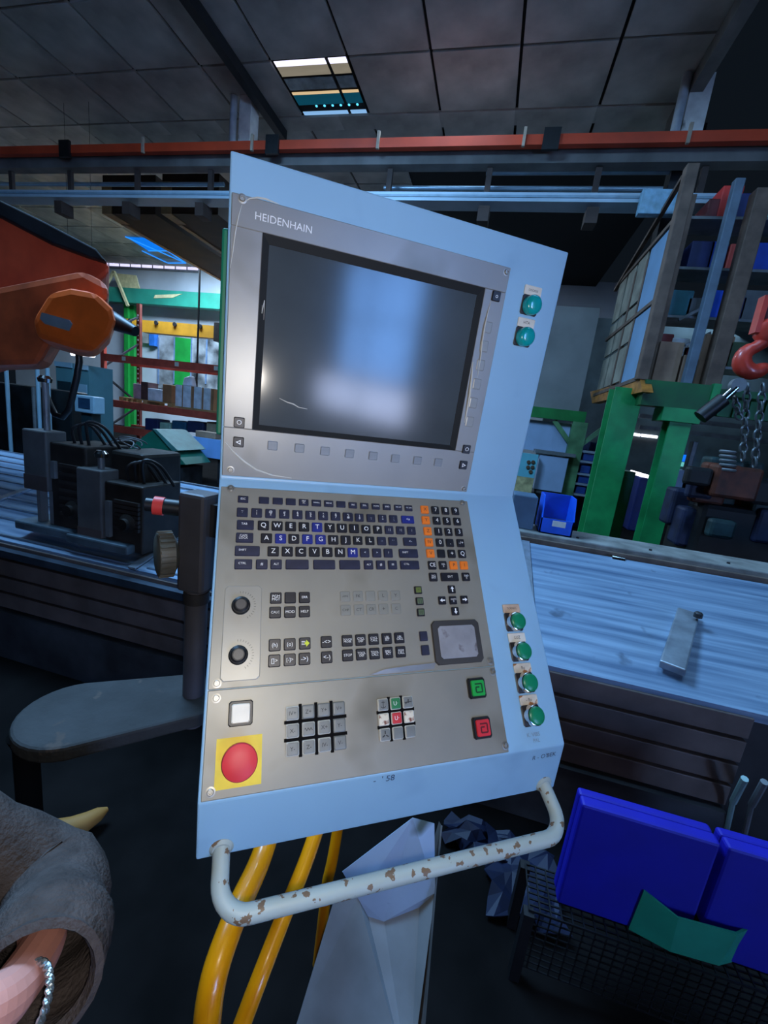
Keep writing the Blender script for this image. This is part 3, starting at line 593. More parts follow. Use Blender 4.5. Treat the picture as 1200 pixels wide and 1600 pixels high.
# blue crates, teal bin, mesh pallet on the floor by the machine bed
M_crate = mat('crate_blue', (10, 10, 158), .6, 0, .06, 10)
ZPT = .26                                                     # top of the mesh pallet
M_mesh = mat('dark_wire', (26, 28, 32), .5, .4, .2, 20)
zt = ZPT; YP = onZ(1000, 1482, zt).y; XP0 = onZ(828, 1432, zt).x; XP1 = XP0 + 1.25
YF = onZ(900, 1424, zt).y; XA = onY(888, 1340, YF).x; XM = onY(1116, 1370, YF).x; ZTP = onY(1020, 1289, YF).z
def case(x0, x1, label):
    z0 = ZPT + .006; D = .07
    r = thing('plastic_case', label, 'case', ((x0 + x1) / 2, YF + D / 2, z0), 'blue cases beside the machine bed')
    mb = MB(); mb.box(x0, YF, z0, x1, YF + D * .55, ZTP); part('front_shell', mb, M_crate, r, bev=.008)
    mb = MB(); mb.box(x0, YF + D * .56, z0, x1, YF + D, ZTP - .003); part('rear_shell', mb, M_crate, r, bev=.008)
case(XA, XM - .008, 'royal blue plastic case standing on edge behind the teal bin')
case(XM + .008, XM + .50, 'royal blue plastic case on edge beside the one behind the teal bin')
YP1 = YF + .10
pr_ = thing('mesh_pallet', 'dark wire mesh pallet box under the blue cases', 'pallet box', (XP0 + .6, YP + .2, 0))
mb = MB()
for k in range(42): x = XP0 + (XP1 - XP0) * k / 41; mb.bar((x, YP, zt), (x, YP1, zt), .004, .004)
for k in range(9): y = YP + (YP1 - YP) * k / 8; mb.bar((XP0, y, zt - .003), (XP1, y, zt - .003), .004, .004)
part('top_grid', mb, M_mesh, pr_)
mb = MB()
for k in range(42): x = XP0 + (XP1 - XP0) * k / 41; mb.bar((x, YP, 0.05), (x, YP, zt), .0035, .0035, (0, 1, 0))
for k in range(10): z = .05 + (zt - .05) * k / 9; mb.bar((XP0, YP, z), (XP1, YP, z), .0035, .0035)
part('front_grid', mb, M_mesh, pr_)
for x in (XP0, XP1):
    for y in (YP, YP1): mb = MB(); mb.bar((x, y, 0), (x, y, zt - .006), .03, .03, (0, 1, 0)); part('leg', mb, M_black, pr_)
M_teal = mat('bin_teal', (30, 138, 112), .5, 0, .08, 10)
zb2 = ZPT + .006; bp = [onZ(x, y, zb2) for x, y in ((982, 1452), (1047, 1487), (1123, 1509), (1157, 1500))]
tpz = [onY(x, y, p.y).z for (x, y), p in zip(((1006, 1392), (1060, 1435), (1153, 1460), (1182, 1446)), bp)]
tpp = [Vector((onY(x, y, p.y).x, p.y, z)) for (x, y), p, z in zip(((1006, 1392), (1060, 1435), (1153, 1460), (1182, 1446)), bp, tpz)]
r = thing('teal_bin', 'low open teal plastic bin in front of the blue cases', 'bin', ((bp[0].x + bp[3].x) / 2, bp[1].y, zb2))
for k, nm in enumerate(('side', 'low_front', 'side')):
    mb = MB(); d_ = (bp[k + 1] - bp[k]); nn = Vector((-d_.y, d_.x, 0)).normalized() * .006; mb.hexa([bp[k], bp[k + 1], bp[k + 1] + nn, bp[k] + nn, tpp[k], tpp[k + 1], tpp[k + 1] + nn, tpp[k] + nn]); part(nm, mb, M_teal, r)
YBK = max(YF - .014, max(p.y for p in bp) + .02); bk0 = Vector((bp[0].x + .01, YBK, zb2)); bk1 = Vector((bp[3].x, YBK, zb2)); hb_ = min(tpz) - zb2
mb = MB(); mb.box(bk0.x, YBK, zb2, bk1.x, YBK + .006, zb2 + hb_); part('back', mb, M_teal, r)
for a_, b_ in ((bk1, bp[3]),): mb = MB(); mb.prism([a_, b_, b_ + Vector((0, 0, hb_)), a_ + Vector((0, 0, hb_))], (-.006, 0, 0)); part('side', mb, M_teal, r)
mb = MB(); mb.prism([q + Vector((0, 0, hb_ * .72)) for q in (bk0 + Vector((.012, -.004, 0)), bp[0] + Vector((.016, .006, 0)), bp[1] + Vector((.006, .010, 0)), bp[2] + Vector((-.006, .010, 0)), bp[3] + Vector((-.012, .008, 0)), bk1 + Vector((-.012, -.004, 0)))], (0, 0, .008)); single('bin_shade_slab', mb, mat('bin_shade_black', (14, 14, 15), .9, spec=.1), 'black slab added for the shaded inside of the low teal bin', 'scrap')  # dark slab added so the bin's inside reads as shade
mb = MB(); mb.prism([bk0, bp[0], bp[1], bp[2], bp[3], bk1], (0, 0, .004)); part('bottom', mb, M_teal, r)

# ================================================================== MACHINE BED WITH WAY COVERS
M_cover = mat('way_cover_steel', (146, 170, 194), .40, .25, .1, 3, rgb2=(88, 112, 140), stretch=(.5, 10, 10), spots=((84, 100, 120), 7, .66, .08))
M_board = mat('bed_brown_grey', (96, 84, 80), .65, .1, .15, 8)
M_ledge = mat('ledge_concrete', (128, 128, 124), .75, 0, .2, 9, .2)
YB0, ZB0, YB1, ZB1 = 1.70, CZ - .893, 2.70, CZ - .633
BX0, BX1 = -6.5, 2.9
bed = thing('machine_bed', 'long milling machine bed with silver way covers and brown panelled front', 'machine bed', (-1.5, 2.2, 0))
mb = MB(); mb.box(BX0, YB0 + .05, 0.0, BX1, YB1 + .35, ZB0 - .03); part('bed_body', mb, M_dark, bed)
sl = (ZB1 - ZB0) / (YB1 - YB0)
def cov(y): return ZB0 + (y - YB0) * sl
cuts = [BX0, -4.6, -2.98, -1.62, -1.06, .35, 1.72, BX1]
for k in range(len(cuts) - 1):
    a, b = cuts[k], cuts[k + 1]; lift = .006 * (k % 2)
    mb = MB(); mb.prism([(a, YB0, ZB0 + lift - .035), (a, YB0, ZB0 + lift), (a, YB1, ZB1 + lift), (a, YB1, ZB1 - .05)], (b - a, 0, 0)); part('cover_plate', mb, M_cover, bed)
    mb = MB(); mb.prism([(b - .05, YB0 - .002, cov(YB0) + .006), (b - .05, YB1, ZB1 + .006), (b - .05, YB1, ZB1 + .016), (b - .05, YB0 - .002, cov(YB0) + .016)], (.045, 0, 0)); part('wiper_strip', mb, mat('strip_steel', (176, 190, 204), .3, .7, .1, 20), bed)
M_rib = mat('rib_steel', (170, 186, 202), .28, .8, .1, 20)
for y in [YB0 + .03] + [YB0 + .06 + .94 * (k / 10) ** .9 for k in range(1, 11)]:
    for (a, b) in ((BX0, -1.66),) + (((-1.58, -1.1),) if True else ()):
        mb = MB(); mb.bar((a, y, cov(y) + .008), (b, y, cov(y) + .008), .012, .008); part('cover_rib', mb, M_rib, bed)
for y in (1.78, 1.86, 2.02, 2.3, 2.42, 2.55, 2.62):
    mb = MB(); mb.bar((.36, y, cov(y) + .002), (1.66, y, cov(y) + .002), .008, .006); part('cover_rib', mb, M_rib, bed)
# bracket lying on the right cover
pa, pbk = onZ(1075, 958, cov(2.2) + .03), onZ(1050, 1045, cov(1.85) + .03)
mb = MB(); mb.bar(pbk, pa, .09, .035); part('wiper_bracket', mb, mat('bracket_steel', (150, 160, 170), .4, .6, .15, 12), bed, bev=.006)
mb = MB(); mb.lathe(pa + Vector((-.0, -.09, .018)), (0, 0, 1), [(.018, 0), (.018, .02), (.012, .026)], 14); part('bracket_bolt', mb, M_dark, bed)
# front boards
zb_ = [CZ - .900, CZ - 1.000, CZ - 1.105, CZ - 1.200, CZ - 1.300]
for k in range(4):
    for (a, b) in ((BX0, -.4), (-.385, 1.12)):
        mb = MB(); mb.box(a, YB0 - .01 + .012 * k * 0, zb_[k + 1] + .007, b, YB0 + .05, zb_[k] - .007); part('front_board', mb, M_board, bed, bev=.004)
mb = MB(); mb.box(BX0, YB0 - .03, 0, 1.12, YB0 + .05, zb_[4] - .01); part('plinth', mb, mat('plinth_dark', (50, 52, 56), .7, 0, .3, 6), bed)
mb = MB(); mb.box(BX0, YB0 - .05, ZB0 - .075, -1.02, YB0 + .0, ZB0 - .035); part('guide_rail', mb, mat('guide_blue_steel', (70, 82, 96), .45, .5, .2, 10), bed)
# rear ledge
ZL = CZ - .572; mb = MB(); mb.box(-1.2, YB1 + .05, ZB1 - .1, 4.6, YB1 + .36, ZL); part('ledge', mb, M_ledge, bed, bev=.008)
mb = MB(); mb.box(-1.2, YB1 + .02, ZB1 - .1, 4.6, YB1 + .05, ZL - .03); part('ledge_face', mb, mat('ledge_brown', (104, 88, 78), .7, 0, .2, 10), bed)
for k in range(9):
    mb = MB(); mb.lathe((-.2 + k * .42, YB1 + .12, ZL), (0, 0, 1), [(.009, 0), (.009, .008), (.006, .010)], 8); part('ledge_bolt', mb, M_dark, bed)
mb = MB(); mb.tube([onY(955, 872, YB1), onY(975, 876, YB1)], .022, 12); single('chrome_fitting', mb, M_chrome, 'small bright round fitting resting at the rear edge of the silver cover', 'fitting', smooth=True)
# blue picking bin on the ledge
YK = YB1 + .10; zk = ZL; x0, x1 = onY(845, 815, YK).x, onY(898, 815, YK).x; zt_ = onY(870, 778, YK).z
r = thing('picking_bin', 'blue open-fronted picking bin with white label on the grey ledge', 'bin', ((x0 + x1) / 2, YK + .12, zk)); M_pb = mat('bin_blue', (20, 92, 220), .4, 0, .06, 12); t = .008; zf = zk + (zt_ - zk) * .42
mb = MB(); mb.box(x0, YK, zk, x1, YK + t, zf); fr = part('low_front', mb, M_pb, r)
mb = MB(); mb.box(x0 + .07, YK - .002, zf - .045, x0 + .15, YK, zf - .008); part('paper_label', mb, M_tag, fr)
for x in (x0 - .0, x1 - t): mb = MB(); mb.prism([(x, YK, zk), (x, YK + .24, zk), (x, YK + .24, zt_), (x, YK + .07, zt_), (x, YK, zf)], (t, 0, 0)); part('side', mb, M_pb, r)
mb = MB(); mb.box(x0, YK + .232, zk, x1, YK + .24, zt_); part('back', mb, M_pb, r)
mb = MB(); mb.box(x0, YK, zk, x1, YK + .24, zk + .008); part('bottom', mb, M_pb, r)
mb = MB(); mb.box(x0 + .012, YK + .03, zk + .010, x1 - .012, YK + .22, zf - .03); single('metal_parts', mb, M_dark, 'dark loose metal parts inside the blue picking bin', 'scrap')
mb = MB(); q = onY(812, 800, YK).x; q2 = onY(838, 800, YK).x; mb.box(q - .05, YK + .02, zk, q2, YK + .22, onY(820, 775, YK).z); single('toolbox', mb, mat('box_slate', (74, 100, 124), .5), 'slate blue metal box standing beside the blue picking bin', 'box', bev=.008)

# ================================================================== MILLING CARRIAGE ON THE LEFT END OF THE BED
M_cast = mat('carriage_grey', (96, 96, 96), .55, .2, .15, 8); M_castb = mat('carriage_brown_black', (44, 38, 34), .6, .2, .3, 10)
def carriage(label, blk, low, Yc, extra):
    x0, y0, x1, y1 = blk; a = onY(x0, (y0 + y1) / 2, Yc).x; b = onY(x1, (y0 + y1) / 2, Yc).x; z1 = onY((x0 + x1) / 2, y0, Yc).z; z0 = onY((x0 + x1) / 2, y1, Yc).z; zb = cov(Yc + .15) + .014
    r = thing('milling_slide', label, 'machine slide', ((a + b) / 2, Yc, zb), 'milling slides on the bed')
    mb = MB(); mb.box(a, Yc, z0, b, Yc + .12, z1); part('slide_cover', mb, M_cast, r, bev=.008)
    mb = MB(); mb.box(a - .0, Yc - .002, z0 - .0, b, Yc, z0 + (z1 - z0) * .25); part('lower_band', mb, mat('band_brown', (84, 72, 70), .6), r)
    wv = b - a
    mb = MB(); mb.box(b, Yc + .02, zb, b + wv * 1.5, Yc + .30, z1 - .05); part('column', mb, M_castb, r, bev=.01)
    for k in range(2):
        xx = a + wv * (.35 + .55 * k); mb = MB(); mb.box(xx, Yc + .02, zb + .03, xx + wv * .16, Yc + .06, z0); part('guide_rod', mb, M_steel, r)
    mb = MB(); mb.box(b + wv * .15, Yc + .0, z0 + .08, b + wv * .32, Yc + .02, z1 - .15); part('scale_strip', mb, M_steel, r)
    for k in range(7): mb = MB(); z = zb + .12 + k * (z1 - zb - .25) / 7; mb.box(b + wv * .45, Yc + .005, z, b + wv * 1.42, Yc + .02, z + .018); part('bellows_fin', mb, mat('fin_dark', (58, 52, 50), .5, .2, .2, 10), r)
    for k in range(3): mb = MB(); x = b + wv * (.5 + .3 * k); mb.tube(spl([Vector((x, Yc + .1, z1 - .06)), Vector((x + .01, Yc + .08, z1 + .03 + .02 * k)), Vector((x + .06, Yc + .14, z1 + .05)), Vector((x + .10, Yc + .2, z1 - .06))]), .008, 8); part('cable', mb, M_black, r, True)
    mb = MB(); mb.lathe((b + wv * 1.0, Yc + .02, zb + .16), (0, -1, 0), [(.05, 0), (.05, .02), (.03, .03), (.03, .05)], 18); part('feed_boss', mb, M_castb, r, True)
    mb = MB(); mb.box(a - .05, Yc - .03, zb, b + wv * 1.2, Yc + .32, zb + .05); part('foot', mb, mat('foot_steel', (92, 110, 122), .5, .4, .2, 9), r, bev=.01)
    mb = MB(); mb.tube([((a + b) / 2 + .02, Yc + .06, z1), ((a + b) / 2 + .02, Yc + .06, z1 + extra)], .016, 12); part('spindle_rod', mb, M_steel, r, True)
    mb = MB(); mb.lathe(((a + b) / 2 + .02, Yc + .06, z1 + extra), (0, 0, 1), [(.03, 0), (.034, .02), (.02, .035)], 14); part('rod_cap', mb, M_chrome, r, True)
carriage('tall grey slide cover farther along the bed with a thin rod on top', (36, 672, 72, 765), None, 1.76, .25)
carriage('grey slide cover nearer the console with bright capped rod', (120, 733, 158, 855), None, 1.74, .06)
mb = MB(); q0 = onY(124, 822, 1.80); q1 = onY(121, 862, 1.80); mb.bar(q0, onY(122, 840, 1.8), .005, .003, (0, 1, 0)); mb.bar(onY(122, 840, 1.8), q1, .018, .003, (0, 1, 0)); single('paper_tag_strip', mb, mat('white_strip', (226, 232, 240), .5), 'narrow white tag hanging at the foot of the nearer grey slide', 'tag')
# dark head behind, with coiled wires
mb = MB(); zz = cov(2.15) + .014; mb.box(onY(172, 790, 1.85).x, 1.85, zz, onY(222, 790, 1.85).x, 2.15, onY(195, 706, 1.85).z); hd_ = single('gear_box', mb, M_castb, 'dark gearbox block between grey slides and green hopper', 'gearbox', bev=.02)
mb = MB()
for k in range(3):
    c = onY(190 + k * 8, 698 - 3 * k, 2.0); mb.tube([c + Vector((.06 * math.cos(t), .05 * math.sin(t * 1.3 + k), .035 * math.sin(t) - .0)) for t in [i * .35 for i in range(19)]], .004, 6)
single('wire_coil', mb, M_steel, 'loose coil of grey wire on the dark gearbox', 'wire', smooth=True)

# ================================================================== ORANGE MACHINE ARM (upper left)
M_or = mat('orange_red_paint', (232, 92, 56), .5, 0, .2, 4, rgb2=(190, 66, 40))
M_ord = mat('orange_dark_paint', (190, 84, 44), .5, 0, .25, 5)
M_orb = mat('orange_housing', (232, 96, 28), .45, 0, .12, 6)
DY = 2.05
oa = thing('robot_arm', 'orange-red industrial robot arm with octagonal motor housing and black tip', 'robot arm', (onY(-170, 560, DY).x, DY + .2, cov(DY + .2) + .015))
mb = pslab([(-260, 150), (0, 318), (60, 352), (170, 408), (172, 425), (120, 470), (60, 520), (0, 570), (-260, 640)], DY, .42, lean=-1.05); part('upper_arm', mb, M_or, oa, bev=.03)
mb = pslab([(-200, 200), (0, 312), (68, 345), (150, 388), (168, 410), (140, 402), (80, 380), (0, 338), (-200, 232)], DY - .03, .05, lean=-1.05); part('cable_guard', mb, M_dark, oa, bev=.01)
mb = pslab([(-120, 470), (30, 440), (130, 420), (168, 440), (172, 470), (100, 500), (60, 572), (-20, 574), (-120, 560)], DY - .08, .4, lean=-1.05); part('elbow', mb, M_ord, oa, bev=.04)
mb = pslab([(78, 455), (110, 448), (150, 455), (176, 480), (181, 500), (172, 525), (146, 552), (118, 548), (58, 530), (50, 500)], DY - .22, .34, lean=-1.05); mh = part('motor_housing', mb, M_orb, oa, bev=.035)
mb = pslab([(65, 488), (108, 500), (112, 506), (107, 517), (70, 506), (62, 498)], DY - .225, .006); part('type_plate', mb, mat('plate_grey', (112, 118, 122), .5), mh)
a0 = onY(174, 500, DY - .05); a1 = onY(212, 518, DY - .05); mb = MB(); mb.tube([a0, a1], [.05, .026], 18); part('tool_tip', mb, M_black, oa, True)
bs = onY(-170, 560, DY); mb = MB(); mb.tube([Vector((bs.x, DY + .2, cov(DY + .2) + .015)), Vector((bs.x, DY + .2, bs.z))], .16, 20); part('pedestal', mb, M_ord, oa, True)
# hanging black hose under it
mb = MB(); pts = [onY(x, y, 2.12) for x, y in ((122, 538), (124, 565), (120, 590), (113, 620), (108, 640), (98, 652), (86, 648), (78, 632), (70, 612))]; mb.tube(pts, .018, 10); single('hanging_hose', mb, M_black, 'black hose hanging in a loop below the orange robot arm', 'hose', smooth=True)

# ================================================================== CRANE RUNWAY ALONG THE COLUMN LINE
def xbar(name, px, py, Y, wy, hpx, m, X0, X1, parent=None, tube=False):
    p = onY(px, py, Y); h = abs(onY(px, py - hpx / 2, Y).z - onY(px, py + hpx / 2, Y).z); mb = MB()
    if tube: mb.tube([(X0, Y, p.z), (X1, Y, p.z)], h / 2, 14)
    else: mb.box(X0, Y - wy / 2, p.z - h / 2, X1, Y + wy / 2, p.z + h / 2)
    return mb, p.z
YR_ = 7.0
M_orail = mat('rail_orange', (214, 74, 40), .5, 0, .1, 2)
mb, zr = xbar('r', 600, 226, YR_, .1, 15, None, -16, 9); rail = thing('conductor_rail', 'long orange-red conductor rail running under the ceiling', 'crane rail', (-4, YR_, zr - .1)); part('rail', mb, M_orail, rail)
for px in (100, 425, 860): p = onY(px, 226, YR_ - .08); mb = MB(); mb.box(p.x - .11, YR_ - .09, zr - .14, p.x + .11, YR_ - .04, zr + .12); part('rail_joint', mb, M_black, rail)
for px in (222, 393, 590, 818, 1075): p = onY(px, 222, YR_ - .08); mb = MB(); mb.box(p.x - .02, YR_ - .08, zr - .09, p.x + .02, YR_ - .04, zr + .14); part('rail_clip', mb, mat('clip_tan', (178, 160, 140), .6), rail)
mb, zg = xbar('g', 600, 253, YR_ + .2, .2, 20, None, -16, 9); gird = thing('runway_girder', 'grey runway girder with hangers below the orange rail', 'girder', (-4, YR_ + .2, zg - .3)); part('girder_web', mb, mat('girder_grey', (112, 110, 108), .6, .1, .2, 2), gird)
mb = MB(); mb.box(-16, YR_ + .0, zg + .10, 9, YR_ + .4, zg + .15); part('girder_flange', mb, mat('girder_grey', (112, 110, 108)), gird)
zt0 = onY(600, 314, YR_ + .1).z
for px in (18, 110, 215, 330, 610, 765, 935, 1100):
    p = onY(px, 270, YR_ + .2); mb = MB(); mb.box(p.x - .04, YR_ + .17, zt0, p.x + .04, YR_ + .23, zg - .1); part('hanger', mb, mat('hanger_rust', (70, 56, 52), .7), gird)
mb, zq = xbar('t', 600, 314, YR_ + .1, .3, 13, None, -16, 9); tray = thing('cable_tray', 'long pale blue-white cable tray under the runway girder', 'cable tray', (-4, YR_ + .1, zq - .1)); part('tray_body', mb, mat('tray_white', (170, 192, 208), .45, .1, .05, 3), tray)
mb = MB(); mb.box(-16, YR_ - .06, zq - .01, 9, YR_ - .05, zq + .02); part('tray_lip', mb, mat('tray_lip', (130, 160, 180), .4), tray)
for px in (100, 205, 318, 757, 925, 1105):
    p = onY(px, 327, YR_ + .1); mb = MB(); mb.box(p.x - .08, YR_ - .02, zq - .30, p.x + .08, YR_ + .22, zq - .10); part('tray_bracket', mb, mat('bracket_rust', (66, 50, 44), .7), tray)
for (x0, x1, y0) in ((0, 350, 288), (600, 1035, 295), (760, 1062, 269)):
    a = onY(x0 - (60 if x0 == 0 else 0), y0, YR_ + .5); b = onY(x1, y0, YR_ + .5); zz = onY((x0 + x1) / 2, y0, YR_ + .5).z
    mb = MB(); mb.tube([(a.x, YR_ + .5, zz), (b.x, YR_ + .5, zz)], .035, 10); single('steel_pipe', mb, mat('pipe_steel', (150, 176, 196), .3, .5, .1, 3), {288: 'thin bright pipe behind the hangers near the brown crane girders', 295: 'long bright pipe just above the cable tray', 269: 'short bright pipe directly under the runway girder'}[y0], 'pipe', smooth=True)
for (px, py) in ((1027, 316), (1160, 328)):
    p = onY(px, py, YR_ - .12); mb = MB(); mb.box(p.x - .22, YR_ - .2, p.z - .17, p.x + .22, YR_ - .08, p.z + .12); single('junction_box', mb, mat('junction_blue', (132, 178, 204), .4, 0, .15, 12), {1027: 'pale blue junction box on the cable tray left of the mezzanine fence', 1160: 'pale blue junction box on the cable tray behind the mezzanine post'}[px], 'box', bev=.01)
# columns between ceiling and runway
M_colw = mat('column_white', (244, 240, 232), .7, 0, .15, 4, spots=((120, 110, 100), 3, .66, .05))
for (xa, xb, xp, lab) in ((374, 392, 364, 'white column stub under the ceiling beside the roof light'), (1072, 1106, 1063, 'white column stub under the ceiling above the mezzanine')):
    a = onY(xa, 170, 7.4).x; b = onY(xb, 170, 7.4).x; c = onY(xp, 170, 7.4).x; r = thing('roof_column', lab, 'column', ((a + b) / 2, 7.5, 0), 'roof columns')
    mb = MB(); mb.box(a, 7.4, 0, b, 7.65, zg + .15); part('lower_shaft', mb, M_dark, r)
    mb = MB(); mb.box(a, 7.4, zg + .15, b, 7.65, ZC + .0); part('shaft', mb, M_colw, r)
    mb = MB(); mb.tube([(c, 7.42, zg + .15), (c, 7.42, ZC - .0)], .06, 12); part('drain_pipe', mb, mat('pipe_white', (190, 198, 204), .5), r, True)
# roof beams running in depth
def ybeam(px, py, wd, hh, m, Y0, Y1, lab):
    p = onZ(px, py, ZC - hh / 2); mb = MB(); mb.box(p.x - wd / 2, Y0, ZC - hh, p.x + wd / 2, Y1, ZC); b = struct('trim_' + str(ybeam.n), mb, m, lab); ybeam.n += 1
ybeam.n = 2
ybeam(365, 100, .13, .16, mat('beam_dark', (34, 34, 36), .7), -2, 8.3, 'dark roof beam beside the roof light')
ybeam(1120, 80, .16, .22, mat('beam_grey', (120, 118, 114), .7, 0, .2, 3), -2, 8.3, 'grey roof beam at the ceiling edge')
# roof light in its ceiling cell
if sky_cell:
    sx, sy = sky_cell; r = struct('window_3', (lambda q: (q.box(sx + .02, sy + .02, ZC + .035, sx + GP - .02, sy + GY - .02, ZC + .045), q)[1])(MB()), M_gap, 'roof light with louvre panes in the ceiling')
    def strip(f0, f1, m, z=ZC + .02, nm='pane'):
        for (u0, u1) in ((.03, .70), (.745, .97)):
            mb = MB(); mb.box(sx + GP * u0, sy + GY * f0, z, sx + GP * u1, sy + GY * f1, z + .01); struct(nm, mb, m, None, r)
    strip(.02, .10, emit('sky_white', (226, 224, 255), 1.5)); strip(.10, .26, emit('sky_beige', (190, 180, 160), .42)); strip(.30, .50, mat('louvre_glass', (96, 108, 118), .2, 0, .3, 6), ZC + .02)
    strip(.545, .585, emit('sky_sand', (226, 196, 150), .9)); strip(.60, .78, emit('sky_teal', (20, 92, 118), .5), ZC + .02); strip(.92, .985, emit('sky_pale', (140, 190, 240), .9))
    for k in range(6):
        mb = MB(); x = sx + GP * (.28 + k * .12); mb.lathe((x, sy + GY * .815, ZC + .02), (0, 0, 1), [(.02, 0), (.02, .01)], 10); struct('pane', mb, emit('sky_cyan', (90, 210, 255), 1.6), None, r)
# crane bridge girders in the far bay
M_cg = mat('crane_girder_brown', (58, 38, 26), .7, 0, .2, 2, spec=.2); M_cge = mat('crane_girder_tan', (150, 112, 70), .6)
for (pa, pz, lab) in ((160, 333, 'brown crane bridge girder nearer the far wall skylight'), (252, 333, 'brown crane bridge girder close behind the console')):
    y0 = 8.6; p = onY(pa, pz, y0); zb = p.z; r = thing('crane_girder', lab, 'girder', (p.x, y0, zb), 'bridge crane girders')
    mb = MB(); mb.box(p.x, y0 + .02, zb, p.x + 1.36, 15.98, zb + .75); part('box_girder', mb, M_cg, r)
    mb = MB(); mb.box(p.x - .01, y0, zb - .01, p.x + .24, y0 + .5, zb + .6); part('end_plate', mb, M_cge, r)
    mb = MB(); mb.box(p.x, y0 + .5, zb - .02, p.x + .12, 15.98, zb); part('bottom_flange', mb, M_cge, r)

# ================================================================== FAR BAY ON THE LEFT
YW = 15.98
M_tg = mat('beam_teal', (44, 140, 118), .55, 0, .1, 2); M_gr = mat('bright_green_paint', (30, 150, 62), .5, 0, .1, 3); M_cream = mat('cream_panel', (206, 196, 150), .7)
# clerestory window strip and ceiling skylight
def ztop(px, py): return onY(px, py, YW).z
c0x, c1x = onY(155, 412, YW).x, onY(312, 418, YW).x; zc_ = onY(235, 412, YW).z
w4 = struct('window_4', (lambda q: (q.box(c0x, YW - .04, zc_ - .25, c1x, YW, zc_ + .22), q)[1])(MB()), mat('clerestory_frame', (120, 124, 130), .6), 'bright clerestory window strip at the top of the far wall')
for k in range(9):
    a = c0x + (c1x - c0x) * (k + .06) / 9; b = c0x + (c1x - c0x) * (k + .94) / 9; mb = MB(); mb.box(a, YW - .06, zc_ - .17, b, YW - .045, zc_ + .16); struct('pane', mb, emit('clerestory_glass', (216, 214, 255), 1.25), None, w4)
sk = [onZ(198, 371, ZC - .02), onZ(232, 392, ZC - .02), onZ(262, 390, ZC - .02), onZ(225, 372, ZC - .02)]
mb = MB(); mb.prism(sk, (0, 0, .01)); w5 = struct('window_5', mb, emit('far_skylight_glass', (16, 130, 255), .9), 'blue-lit skylight in the far bay ceiling')
for (a, b) in (((196, 370), (290, 411)), ((222, 392), (262, 411)), ((262, 392), (290, 411)), ((232, 392), (262, 392)), ((262, 411), (290, 411))):
    mb = MB(); mb.bar(onZ(*a, ZC - .035), onZ(*b, ZC - .035), .05, .02); struct('skylight_bar', mb, emit('skylight_bar_lit', (40, 140, 255), 1.3), None, w5)
# teal runway beam, braces, green column, yellow beam
a, b = onY(150, 466, 15.4), onY(400, 466, 15.4); zz = onY(255, 467, 15.4).z
mb = MB(); mb.box(a.x, 15.2, zz - .28, b.x, 15.5, zz + .28); single('teal_beam', mb, M_tg, 'teal horizontal runway beam along the far wall', 'beam', bev=.02)
br = thing('gable_brace', 'cream triangular brace standing on the teal beam', 'brace', onY(185, 456, 15.3))
for (p, q) in (((162, 452), (178, 424)), ((178, 424), (200, 478))): mb = MB(); mb.bar(onY(*p, 15.1), onY(*q, 15.1), .09, .09, (0, 1, 0)); part('strut', mb, M_cream, br)
mb = pslab([(182, 427), (212, 430), (219, 455), (188, 453)], 15.35, .05); part('cream_sheet', mb, M_cream, br)
mb = pslab([(242, 461), (285, 459), (270, 465), (240, 466)], 15.18, .02); single('cream_strip', mb, M_cream, 'faded cream patch fixed on the teal beam', 'sheet')
mb = MB(); g = onY(194, 560, 15.5).x; g2 = onY(206, 560, 15.5).x; mb.box(g, 15.5, 0, (g + g2) / 2, 15.9, zz - .28); mb.box((g + g2) / 2, 15.6, 0, g2, 15.9, zz - .28); single('green_column', mb, M_gr, 'bright green column against the far wall behind the rack', 'column')
yb = thing('yellow_beam', 'yellow crane beam with dark end behind the orange robot arm', 'beam', onY(260, 525, 12.6)); za, zb = onY(262, 503, 12.6).z, onY(262, 522, 12.6).z
x0, x1 = onY(182, 505, 12.6).x, onY(337, 515, 12.6).x
mb = MB(); mb.prism([(x0, 12.6, za), (x1, 12.6, za), (x1, 12.6, zb), (x0 + 1.0, 12.6, zb), (x0 + .3, 12.6, zb + .12)], (0, .3, 0)); part('beam_web', mb, mat('yellow_beam', (208, 148, 40), .5, 0, .1, 3), yb)
mb = MB(); mb.box(x1, 12.5, zb - .1, x1 + .35, 12.9, za + .08); part('end_carriage', mb, M_castb, yb)
for px in (203, 244, 273, 313): p = onY(px, 505, 12.58); mb = MB(); mb.tube([(p.x, 12.56, za - .06), (p.x, 12.60, za - .06)], .07, 10); part('trolley_wheel', mb, M_dark, yb)
mb = MB(); p = onY(312, 430, 12.2); mb.tube([(p.x, 12.2, 1.2), (p.x, 12.2, ZC + .01)], .03, 8); single('hoist_cable', mb, M_black, 'thin dark hoist cable hanging before the yellow beam', 'cable', smooth=True)
# window with green curtain in far wall
w6 = struct('window_6', (lambda q: pbox(247, 527, 345, 612, YW - .06, .06, q))(MB()), mat('pane_grey', (150, 156, 160), .3, 0, .5, 1.5), 'grey window with a green panel in the far wall')
struct('window_panel', pbox(273, 528, 297, 612, YW - .10, .04), M_gr, None, w6)
for px in (247, 272, 298, 322): struct('mullion', pbox(px - 1, 527, px + 1, 600, YW - .09, .03), mat('mullion_blue', (110, 136, 170), .6), None, w6)
single('wall_cabinet', pbox(233, 516, 241, 540, YW - .25, .25), mat('cabinet_blue', (50, 120, 210), .5), 'small blue cabinet on the far wall above the rack', 'cabinet')
single('meter_box', pbox(223, 520, 232, 536, YW - .2, .2), mat('meter_grey', (150, 154, 150), .6), 'small grey meter box on the far wall beside the blue cabinet', 'box')

